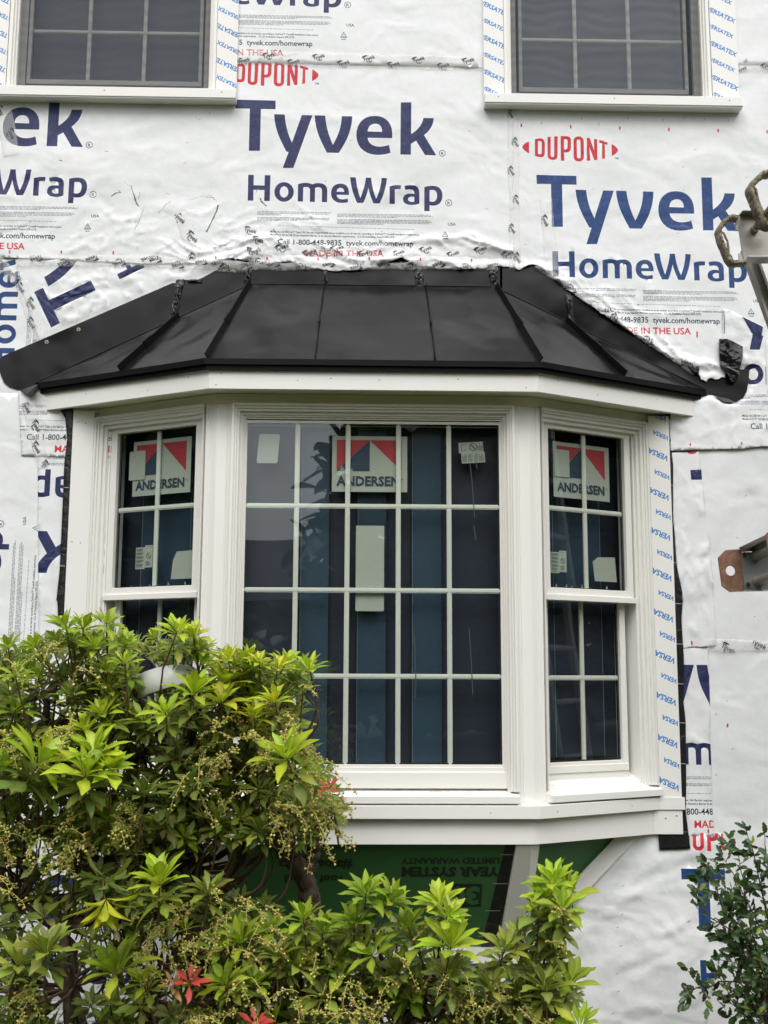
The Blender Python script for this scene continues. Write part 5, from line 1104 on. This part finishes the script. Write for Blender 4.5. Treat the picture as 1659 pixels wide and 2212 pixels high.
def berries(name, B, mat, parent):
    bm = bmesh.new(); bmesh.ops.create_icosphere(bm, subdivisions=1, radius=1); V0 = np.array([v.co[:] for v in bm.verts]); F0 = np.array([[v.index for v in f.verts] for f in bm.faces]); bm.free()
    P_ = np.array([b[0] for b in B]); Rr_ = np.array([b[1] for b in B]); V = (P_[:, None]+V0[None]*Rr_[:, None, None]).reshape(-1, 3); F = (np.arange(len(B))[:, None, None]*len(V0)+F0[None]).reshape(-1, 3)
    me = bpy.data.meshes.new(name); me.from_pydata(V.tolist(), [], F.tolist()); c = np.zeros((len(B), len(V0), 4)); c[..., 3] = 1
    base = np.array([[.48, .47, .10], [.36, .44, .09], [.60, .48, .14], [.62, .38, .16]])[rng.choice(4, len(B), p=[.4, .32, .2, .08])]*rng.uniform(.75, 1.15, (len(B), 1)); c[..., :3] = base[:, None]
    ca = me.color_attributes.new('Col', 'FLOAT_COLOR', 'POINT'); ca.data.foreach_set('color', c.ravel()); me.polygons.foreach_set('use_smooth', np.ones(len(F), bool)); me.materials.append(mat); return link(name, me, parent)
CY0 = CAM
def shrub(root, heroes, fill, holes, nfill, nodes, nspray, seed, reds=(), skel=(), yr=(-1.22, -.80), density=None):
    random.seed(seed); r = np.random.default_rng(seed); new, old = [], []; wood = MB(); tw = MB(); st = MB(); be = []; NODE = [at(*n_) for n_ in nodes]
    def stem(p, ax, col):
        # twig from the rosette back into the bush
        q = p-unit(ax)*random.uniform(.06, .12)+np.array([random.gauss(0, .015), random.uniform(.0, .04), -.02]); tw.tube([p, (p+q)/2+np.array([0, 0, -.004]), q], [.0022, .0026, .0034], 5)
        d = [np.linalg.norm(q-n_)+max(0, n_[2]-q[2])*1.5 for n_ in NODE]; k = int(np.argmin(d)); e = NODE[k]
        if min(d) < .34:
            c_ = q-unit(ax)*.45*np.linalg.norm(e-q); tw.tube([q*(1-t_)**2+c_*2*t_*(1-t_)+e*t_**2+rng.normal(size=3)*.002 for t_ in np.linspace(0, 1, 9)], [.0028+.0024*t_ for t_ in np.linspace(0, 1, 9)], 5, jit=.1)
        return q
    for h in heroes:
        x, y, px, kind = h[:4]; Y = h[4] if len(h) > 4 and h[4] is not None else random.uniform(-1.36, -1.2); p = at(x, y, Y); mpp = np.linalg.norm(p-CAM)/CF
        ang = h[5] if len(h) > 5 else random.gauss(0, 16); ax = np.array([math.sin(R_(ang)), random.uniform(-.42, -.05), math.cos(R_(ang))])
        rosette(new if kind in ('lime', 'green', 'yellow') else old, p, ax, px*mpp*1.2, kind, n=random.randint(13, 18)); q = stem(p, ax, kind)
        # darker previous-year whorl below
        if kind != 'dark' and random.random() < .8: rosette(old, p-unit(ax)*px*mpp*.55+np.array([0, .03, 0]), ax, px*mpp*.95, random.choice(['mid', 'dark', 'mid']), spread=(50, 112))
    FP = np.array(fill, float); Hs = [np.array(h_, float) for h_ in holes]; lo, hi = FP.min(0), FP.max(0); k = 0; tries = 0
    while k < nfill and tries < 60000:
        tries += 1; c = lo+(hi-lo)*r.random(2)
        if not inside(c, FP) or any(inside(c, h_) and random.random() < .93 for h_ in Hs): continue
        if density and random.random() > density(*c): continue
        Y = random.uniform(*yr); p = at(c[0], c[1], Y); kind = random.choices(['dark', 'mid', 'green', 'olive', 'lime'], [.40, .36, .13, .07, .04])[0]
        a = random.gauss(0, 30)+42*(c[0]-(lo[0]+hi[0])/2)/(hi[0]-lo[0]); ax = np.array([math.sin(R_(a)), random.uniform(-.9, .2), math.cos(R_(a))]); rr = random.uniform(.048, .074)
        rosette(new if kind in ('green', 'lime') else old, p, ax, rr, kind, n=random.randint(10, 14), spread=(20, 98), wr=.18); 
        if random.random() < .75: stem(p, ax, kind)
        k += 1
    k = 0; clus = [(lo+(hi-lo)*r.random(2)) for _ in range(44)]
    while k < nspray:
        c = clus[int(r.integers(len(clus)))]+r.normal(size=2)*26
        if not inside(c, FP) or any(inside(c, h_) for h_ in Hs[:2]): k += .02; continue
        k += 1; spray(st, be, at(c[0], c[1], random.uniform(-1.40, -1.18)), [random.gauss(0, .8), -.5, random.gauss(.1, .4)], random.uniform(.06, .13))
    for q_ in SPR.get(seed, ()): spray(st, be, at(q_[0], q_[1], -1.3), [q_[2], -.25, q_[3]], q_[4])
    for s_ in skel:
        pts = [at(*q) for q in s_[0]]; rr = s_[1]
        for i, (a, b_) in enumerate(zip(pts[:-1], pts[1:])): pass
        fine = []
        for i in range(len(pts)-1):
            for j in range(5): fine.append(pts[i]+(pts[i+1]-pts[i])*j/5+r.normal(size=3)*rr[0]*.12)
        fine.append(pts[-1]); n = len(fine); wood.tube(fine, [rr[0]+(rr[1]-rr[0])*i/(n-1) for i in range(n)], 12, jit=.13)
    wood.build('trunk', M['bark'], root) if wood.v else None
    tw.build('twigs', M['twig'], root); leaves_mesh('foliage', old, M['leaf_old'], root); leaves_mesh('new_growth', new, M['leaf_new'], root)
    if be:
        s_ = st.build('berry_stalks', M['stalk'], root); berries('berries', be, M['berry'], root)
    for x, y, px, kind in reds:
        L = []; p = at(x, y, -1.38); mpp = np.linalg.norm(p-CAM)/CF; rosette(L, p, [random.gauss(0, .2), -.5, .8], px*mpp, kind, n=9, spread=(20, 88), wr=.15); o_ = leaves_mesh('red_shoot', L, M['leaf_new'], root); o_['label'] = 'whorl of young red leaves'
SPR = {21: [(690, 1665, .8, .2, .13), (700, 1690, .9, -.1, .12), (680, 1650, .6, .5, .10), (700, 1760, .8, -.3, .12), (710, 1780, .9, -.2, .10), (690, 1790, .5, -.8, .10), (670, 1800, .2, -1, .11), (640, 1600, .8, .1, .11), (630, 1620, .7, .3, .10), (700, 1740, .9, .1, .09), (720, 1720, .8, -.1, .08), (650, 1480, .8, .2, .08)]}
H1 = [(143, 1353, 46, 'green'), (180, 1355, 44, 'green'), (230, 1345, 38, 'green'), (18, 1398, 36, 'green'), (75, 1394, 34, 'green'), (205, 1398, 40, 'green'), (160, 1385, 40, 'green'), (273, 1393, 34, 'green'), (383, 1362, 46, 'lime'), (418, 1372, 38, 'yellow'), (430, 1402, 34, 'green'), (338, 1376, 30, 'green', -1.05),
 (33, 1458, 34, 'green'), (83, 1462, 42, 'green'), (233, 1447, 38, 'green'), (232, 1490, 38, 'green'), (270, 1430, 34, 'green'), (418, 1492, 60, 'lime', -1.4), (487, 1470, 52, 'yellow'), (478, 1512, 48, 'yellow'), (433, 1432, 44, 'lime'), (493, 1422, 38, 'yellow'), (537, 1420, 34, 'lime'), (560, 1428, 30, 'yellow'),
 (357, 1536, 48, 'lime', -1.42), (220, 1540, 46, 'lime'), (310, 1552, 44, 'green'), (33, 1532, 38, 'green'), (250, 1532, 38, 'green'), (393, 1500, 34, 'dark'), (150, 1500, 34, 'mid'),
 (87, 1645, 84, 'lime', -1.42), (203, 1622, 66, 'lime', -1.42), (187, 1668, 66, 'lime', -1.48), (238, 1660, 56, 'lime', -1.45), (20, 1605, 46, 'lime'), (140, 1600, 38, 'green'), (187, 1572, 46, 'lime'), (8, 1660, 46, 'green'), (85, 1700, 66, 'dark', -1.35), (187, 1702, 60, 'mid', -1.35), (313, 1712, 48, 'dark', -1.38), (415, 1698, 50, 'dark', -1.36), (233, 1768, 52, 'green'), (157, 1776, 46, 'green'),
 (545, 1440, 38, 'lime'), (600, 1440, 36, 'yellow'), (618, 1432, 38, 'lime'), (668, 1444, 46, 'lime'), (493, 1475, 40, 'yellow'), (593, 1512, 46, 'yellow', -1.36), (550, 1545, 42, 'yellow'), (618, 1632, 72, 'lime', -1.42), (640, 1470, 34, 'mid'), (655, 1490, 36, 'dark'), (545, 1500, 40, 'lime'),
 (345, 1902, 66, 'lime', -1.5), (228, 1955, 66, 'yellow', -1.5, 178), (10, 1800, 46, 'green'), (250, 2092, 70, 'green', -1.45), (310, 2120, 40, 'lime'), (470, 1770, 44, 'mid'), (640, 1740, 46, 'mid'), (560, 1790, 44, 'mid'), (100, 2050, 60, 'mid', -1.42), (40, 2080, 56, 'mid', -1.42), (330, 1960, 48, 'mid'), (450, 1925, 46, 'mid')]
FILL1 = [(-60, 1420), (60, 1400), (130, 1375), (240, 1365), (330, 1395), (440, 1385), (470, 1420), (560, 1430), (660, 1450), (640, 1510), (640, 1600), (700, 1650), (735, 1700), (720, 1780), (660, 1815), (560, 1800), (500, 1815), (420, 1850), (440, 1900), (560, 1930), (600, 1990), (520, 2060), (560, 2130), (560, 2260), (-60, 2260)]
HOLES1 = [[(290, 1428), (425, 1428), (425, 1480), (300, 1500)], [(60, 1500), (160, 1495), (150, 1590), (60, 1575)], [(0, 1560), (50, 1560), (50, 1600), (0, 1590)], [(60, 1985), (190, 1975), (240, 2050), (120, 2050), (60, 2040)], [(130, 2080), (215, 2060), (220, 2212), (90, 2212)], [(300, 2010), (360, 2010), (420, 2120), (330, 2150), (290, 2090)], [(270, 2110), (300, 2110), (300, 2212), (260, 2212)], [(400, 1830), (650, 1815), (700, 1850), (700, 1900), (400, 1900)]]
SK1 = [([(668, 1975, -1.0), (668, 1935, -1.0), (660, 1900, -1.02), (640, 1868, -1.04), (615, 1840, -1.06), (598, 1815, -1.08), (580, 1770, -1.05), (575, 1700, -1.0)], (.034, .018)), ([(655, 1893, -1.02), (668, 1868, -1.0), (676, 1840, -1.0), (682, 1800, -1.02), (660, 1740, -1.05), (600, 1640, -1.1)], (.028, .012)),
 ([(608, 1828, -1.06), (590, 1806, -1.02), (560, 1796, -1.0), (530, 1806, -.98), (508, 1828, -.96), (470, 1850, -.95), (380, 1880, -.95)], (.016, .009)), ([(668, 1975, -1.0), (690, 2060, -1.02), (700, 2160, -1.05), (690, 2400, -1.1), (680, 2800, -1.1)], (.034, .045)),
 ([(690, 2800, -1.1), (520, 2300, -1.1), (460, 2150, -1.1), (440, 2090, -1.1), (400, 2000, -1.08), (300, 1900, -1.05), (200, 1760, -1.0), (120, 1600, -1.05), (90, 1500, -1.05)], (.035, .010)), ([(440, 2090, -1.1), (420, 1960, -1.05), (430, 1840, -1.0), (400, 1700, -1.0), (330, 1560, -1.0), (260, 1440, -1.0)], (.018, .007)),
 ([(150, 2800, -1.1), (150, 2212, -1.15), (143, 2120, -1.15), (135, 2060, -1.15), (140, 2000, -1.12), (200, 1985, -1.1), (260, 1990, -1.1)], (.018, .012)), ([(150, 2800, -1.12), (175, 2212, -1.12), (160, 2130, -1.12), (155, 2040, -1.1), (100, 1990, -1.1), (30, 1940, -1.05), (-40, 1850, -1.0)], (.016, .008)), ([(310, 2800, -1.1), (310, 2212, -1.1), (330, 2160, -1.1), (420, 1990, -1.05), (520, 1870, -1.0), (560, 1720, -1.0), (520, 1560, -1.0)], (.02, .008)),
 ([(143, 2150, -1.15), (110, 2135, -1.12), (60, 2130, -1.1)], (.007, .004)), ([(160, 2110, -1.15), (200, 2090, -1.12), (250, 2040, -1.1), (330, 2020, -1.05)], (.006, .004))]
N1 = [(120, 1560, -1.0), (90, 1500, -1.03), (60, 1680, -1.0), (200, 1760, -1.0), (300, 1620, -1.0), (260, 1470, -1.0), (330, 1560, -1.0), (400, 1700, -1.0), (430, 1560, -1.0), (520, 1560, -1.0), (560, 1700, -1.0), (600, 1640, -1.08), (300, 1900, -1.05), (420, 1960, -1.05), (380, 1880, -.97), (140, 2000, -1.12), (30, 1940, -1.05), (160, 2130, -1.13), (330, 2160, -1.1), (440, 2090, -1.1), (640, 1740, -1.05), (240, 1860, -1.0)]
pr = empty('shrub', (at(400, 1900, -1.1)[0], -1.1, 0), 'big shrub with lime-green leaf whorls and yellow berry sprays, covering the lower left', 'shrub')
shrub(pr, H1, FILL1, HOLES1, 900, N1, 260, 21, density=lambda x, y: 1. if y < 1850 else .62, reds=[(712, 1700, 27, 'red'), (410, 2120, 42, 'red'), (375, 2128, 34, 'orange')], skel=SK1, yr=(-1.25, -.78))
H2 = [(520, 2030, 52, 'green'), (580, 2010, 46, 'green'), (655, 1982, 46, 'green'), (695, 2008, 52, 'green'), (740, 2102, 56, 'green'), (470, 2042, 44, 'green'), (485, 2122, 48, 'green'), (550, 2122, 48, 'green'), (790, 1930, 54, 'green', -1.3), (822, 1952, 52, 'green', -1.3), (765, 1990, 50, 'green'), (848, 1940, 50, 'green'), (950, 1950, 54, 'lime', -1.3), (975, 2040, 66, 'lime', -1.38), (905, 2038, 54, 'green'), (965, 1978, 46, 'green'), (880, 2000, 46, 'green'), (1195, 1903, 52, 'lime', -1.25), (1180, 1940, 54, 'lime', -1.25), (1228, 1932, 52, 'lime', -1.2), (1215, 1960, 50, 'green'), (1165, 1975, 50, 'mid'), (1205, 1990, 50, 'mid'), (1090, 2050, 50, 'mid'), (1120, 2020, 44, 'mid'),
 (1232, 2120, 56, 'green', -1.25), (1178, 2130, 54, 'mid'), (1195, 2060, 46, 'mid'), (1150, 2090, 46, 'mid'), (970, 2105, 54, 'mid'), (1250, 2215, 52, 'lime'), (640, 2080, 46, 'mid'), (860, 2100, 50, 'mid'), (1060, 2130, 46, 'mid'), (1110, 2170, 50, 'dark'), (1005, 2180, 50, 'mid'), (600, 2060, 44, 'mid'), (800, 2060, 46, 'green'), (700, 2150, 50, 'mid')]
FILL2 = [(470, 2070), (560, 2030), (720, 2010), (850, 1985), (950, 1990), (1020, 2080), (1080, 2070), (1150, 2050), (1170, 1960), (1220, 1950), (1210, 2040), (1180, 2060), (1250, 2130), (1230, 2260), (470, 2260)]
N2 = [(600, 2130, -1.1), (700, 2100, -1.05), (800, 2090, -1.1), (900, 2120, -1.1), (960, 2160, -1.1), (1060, 2120, -1.1), (1150, 2060, -1.1), (1180, 2000, -1.1), (1150, 2160, -1.1), (540, 2180, -1.1)]
SK2 = [([(760, 2800, -1.1), (800, 2400, -1.1), (850, 2230, -1.1), (930, 2140, -1.12), (1010, 2115, -1.12), (1075, 2085, -1.12), (1140, 2045, -1.12), (1175, 1990, -1.14), (1185, 1940, -1.16)], (.022, .004)), ([(700, 2800, -1.1), (650, 2300, -1.12), (655, 2180, -1.14), (640, 2100, -1.12), (620, 2040, -1.15)], (.02, .007)), ([(880, 2190, -1.1), (830, 2090, -1.12), (800, 1990, -1.14)], (.009, .004)), ([(930, 2140, -1.12), (950, 2060, -1.15), (945, 1990, -1.2)], (.007, .004)), ([(1010, 2115, -1.12), (1100, 2150, -1.12), (1190, 2135, -1.15)], (.006, .004)), ([(560, 2168, -1.12), (500, 2165, -1.15), (440, 2172, -1.25), (380, 2150, -1.35)], (.008, .004)), ([(440, 2172, -1.25), (470, 2150, -1.25), (560, 2152, -1.2)], (.006, .005))]
pr2 = empty('shrub', (at(850, 2100, -1.1)[0], -1.1, 0), 'lower leafy shrub whose tall shoot stands in front of the green panel', 'shrub')
shrub(pr2, H2, FILL2, [[(680, 1880), (760, 1880), (700, 1960)], [(990, 2050), (1080, 2050), (1060, 2110), (1000, 2100)]], 230, N2, 80, 33, reds=[(552, 2212, 40, 'red')], skel=SK2, yr=(-1.25, -.95), density=lambda x, y: .5+.3*(y > 2090))
# holly-like bush, lower right
random.seed(77); hr = empty('holly_bush', (at(1720, 2100, -.6)[0], -.6, 0), 'dark green spiny-leaved bush with thin bare twigs at the lower right edge', 'bush')
hw_, hl = MB(), []
def hleaf(p, d, s=1., col=None):
    d = unit(d); up = unit(np.array([random.gauss(0, .5), -.8, random.gauss(.5, .5)])); l = random.uniform(.028, .046)*s; c = np.array(col or (.018, .045, .011))*random.uniform(.6, 1.8)
    if random.random() < .05: c = np.array([.16, .19, .02])
    hl.append((p, d, up, l, l*random.uniform(.22, .30), random.uniform(-.1, .6), c, random.uniform(.1, .6)))
def hbranch(pts, Y0, Y1, r0=.0035, dens=.022, sub=True):
    n = len(pts); P_ = [at(a, b, Y0+(Y1-Y0)*i/(n-1)) for i, (a, b) in enumerate(pts)]; fine = []
    for i in range(n-1):
        for j in range(4): fine.append(P_[i]+(P_[i+1]-P_[i])*j/4+rng.normal(size=3)*.0015)
    fine.append(P_[-1]); m = len(fine); hw_.tube(fine, [r0*(1-.7*i/(m-1)) for i in range(m)], 6)
    L = 0
    for p, q in zip(fine[:-1], fine[1:]):
        s_ = np.linalg.norm(q-p); k = int(s_/dens+random.random()); d = unit(q-p)
        for _ in range(k):
            t_ = random.random(); o_ = unit(np.cross(d, rng.normal(size=3))); hleaf(p+(q-p)*t_, d*.5+o_, 1.)
        if sub and random.random() < .42:
            o_ = unit(np.cross(d, rng.normal(size=3))*np.array([1, .6, 1])); e_ = p+(d*.5+o_)*random.uniform(.04, .09); hw_.tube([p, e_], [.0016, .0010], 5)
            for t_ in np.arange(.25, 1.05, .17): hleaf(p+(e_-p)*t_, unit(e_-p)*.7+rng.normal(size=3)*.6, .9)
    hleaf(fine[-1], fine[-1]-fine[-2]); hleaf(fine[-1], fine[-1]-fine[-2]+rng.normal(size=3)*.02)
for pts in ([(1720, 2212), (1650, 2070), (1625, 2020), (1612, 1960), (1604, 1900), (1590, 1835), (1575, 1812)], [(1700, 2212), (1640, 2080), (1600, 2000), (1560, 1960), (1540, 1890), (1525, 1860)], [(1690, 2212), (1625, 2090), (1580, 2010), (1540, 1985), (1515, 1960), (1500, 1950)], [(1720, 2100), (1660, 1990), (1640, 1900), (1625, 1830), (1610, 1790)],
    [(1700, 2300), (1600, 2120), (1560, 2120), (1530, 2132), (1505, 2135), (1488, 2142)], [(1720, 2000), (1670, 1900), (1655, 1850), (1652, 1800)], [(1720, 2180), (1620, 2060), (1585, 1990), (1575, 1930), (1556, 1890)], [(1700, 2240), (1620, 2150), (1590, 2080), (1575, 2030), (1560, 2000)], [(1720, 2260), (1640, 2150), (1610, 2080), (1590, 2010)], [(1690, 2330), (1610, 2200), (1580, 2160), (1560, 2110)],
    [(1740, 2150), (1660, 2040), (1620, 1960), (1590, 1900), (1560, 1850)], [(1690, 2330), (1640, 2230), (1600, 2180), (1585, 2200)], [(1740, 2120), (1680, 2010), (1650, 1950), (1640, 1880)]):
    hbranch(pts, -.62, random.uniform(-.75, -.40))
for k in range(28):
    x, y = random.uniform(1575, 1740), random.uniform(1930, 2230); hbranch([(x+random.uniform(10, 50), y+60), (x, y), (x-random.uniform(5, 40), y-random.uniform(20, 60))], random.uniform(-.65, -.35), random.uniform(-.7, -.3), .002, .016, False)
for k in range(7): branch(hw_, at(1720+k*6, 2330+k*30, -.55)*np.array([1, 1, 0])+E(.05*k-.1, 0, 0), at(1640+k*16, 2120-k*16, -.6+.03*k), .011, .004, 0, 9, .1, .04)
hw_.build('branches', M['bark'], hr); leaves_mesh('foliage', hl, M['leaf_holly'], hr, toothed=True)
# unseen trees added behind the viewer to darken reflections in the glass and metal
random.seed(5)
TREES = ((-12, -16, 8, 'left-hand'), (3.3, -20, 9.5, 'slim middle'), (7.5, -20, 10.5, 'right-middle'), (12, -21, 11, 'broad right-hand'), (-16, -17, 11, 'left corner'), (17, -17, 11, 'right corner'), (-22, -10, 11, 'far left side'), (23, -10, 11, 'far right side'), (-36, -9, 13, 'leftmost'), (36, -9, 13, 'rightmost'))
for x, y, h, wd_ in TREES:
    tr_ = empty('reflection_tree', (x, y, 0), wd_+' leafy tree added unseen behind the viewer to darken the glass reflections', 'tree', 'unseen trees added for reflections'); tk = MB(); tk.tube([(x, y, 0), (x+.1, y, h*.3), (x, y+.1, h*.6)], [.28, .22, .12], 10); tk.build('trunk', M['bark'], tr_); L = []
    for _ in range(5200):
        a, b_ = random.random()*6.28, random.random(); z = h*(.06+.92*b_); R__ = 4.6*math.sin(math.pi*(.22+.75*b_))**.6*random.random()**.4; p = E(x+R__*math.cos(a), y+R__*math.sin(a), z); L.append((p, unit(rng.normal(size=3)), E(0, 0, 1), .75, .34, .2, np.array([.03, .05, .02])*random.uniform(.6, 1.4), .2))
    leaves_mesh('crown', L, M['leaf_old'], tr_)

nb = empty('reflection_house', (-5.5, -24, 0), 'low mauve-grey house added unseen behind the viewer to shape the bay window reflection', 'house')  # unseen house added so its roofline bounds the sky mirrored in the glass
m = MB(); m.box(-11, -1.6, -30, -24, 0, 3.3); M['siding'] = flat('mauve grey siding', (.34, .29, .32), .7); M['roofing'] = flat('grey shingles', (.10, .10, .11), .9)
m.build('wall', M['siding'], nb); m = MB(); m.prism([(-11.3, -23.6, 3.3), (-11.3, -30.4, 3.3), (-11.3, -27, 5.3)], (10.0, 0, 0)); m.build('roof', M['roofing'], nb)
for x in (-9.6, -4.6):
    m = MB(); m.box(x, x+1.1, -24.0, -23.95, 1.2, 2.6); m.build('window', M['room'], nb)
hg = empty('reflection_hedge', (-5.5, -20, 0), 'dense hedge added unseen before the mauve house to darken the glass reflections', 'hedge'); L = []  # unseen hedge added to keep the lower reflections dark
for _ in range(5200):
    p = E(random.uniform(-12, -.5), random.gauss(-20, .5), random.random()**.8*2.6); L.append((p, unit(rng.normal(size=3)), E(0, 0, 1), .6, .28, .2, np.array([.03, .05, .02])*random.uniform(.6, 1.4), .2))
leaves_mesh('foliage', L, M['leaf_old'], hg)
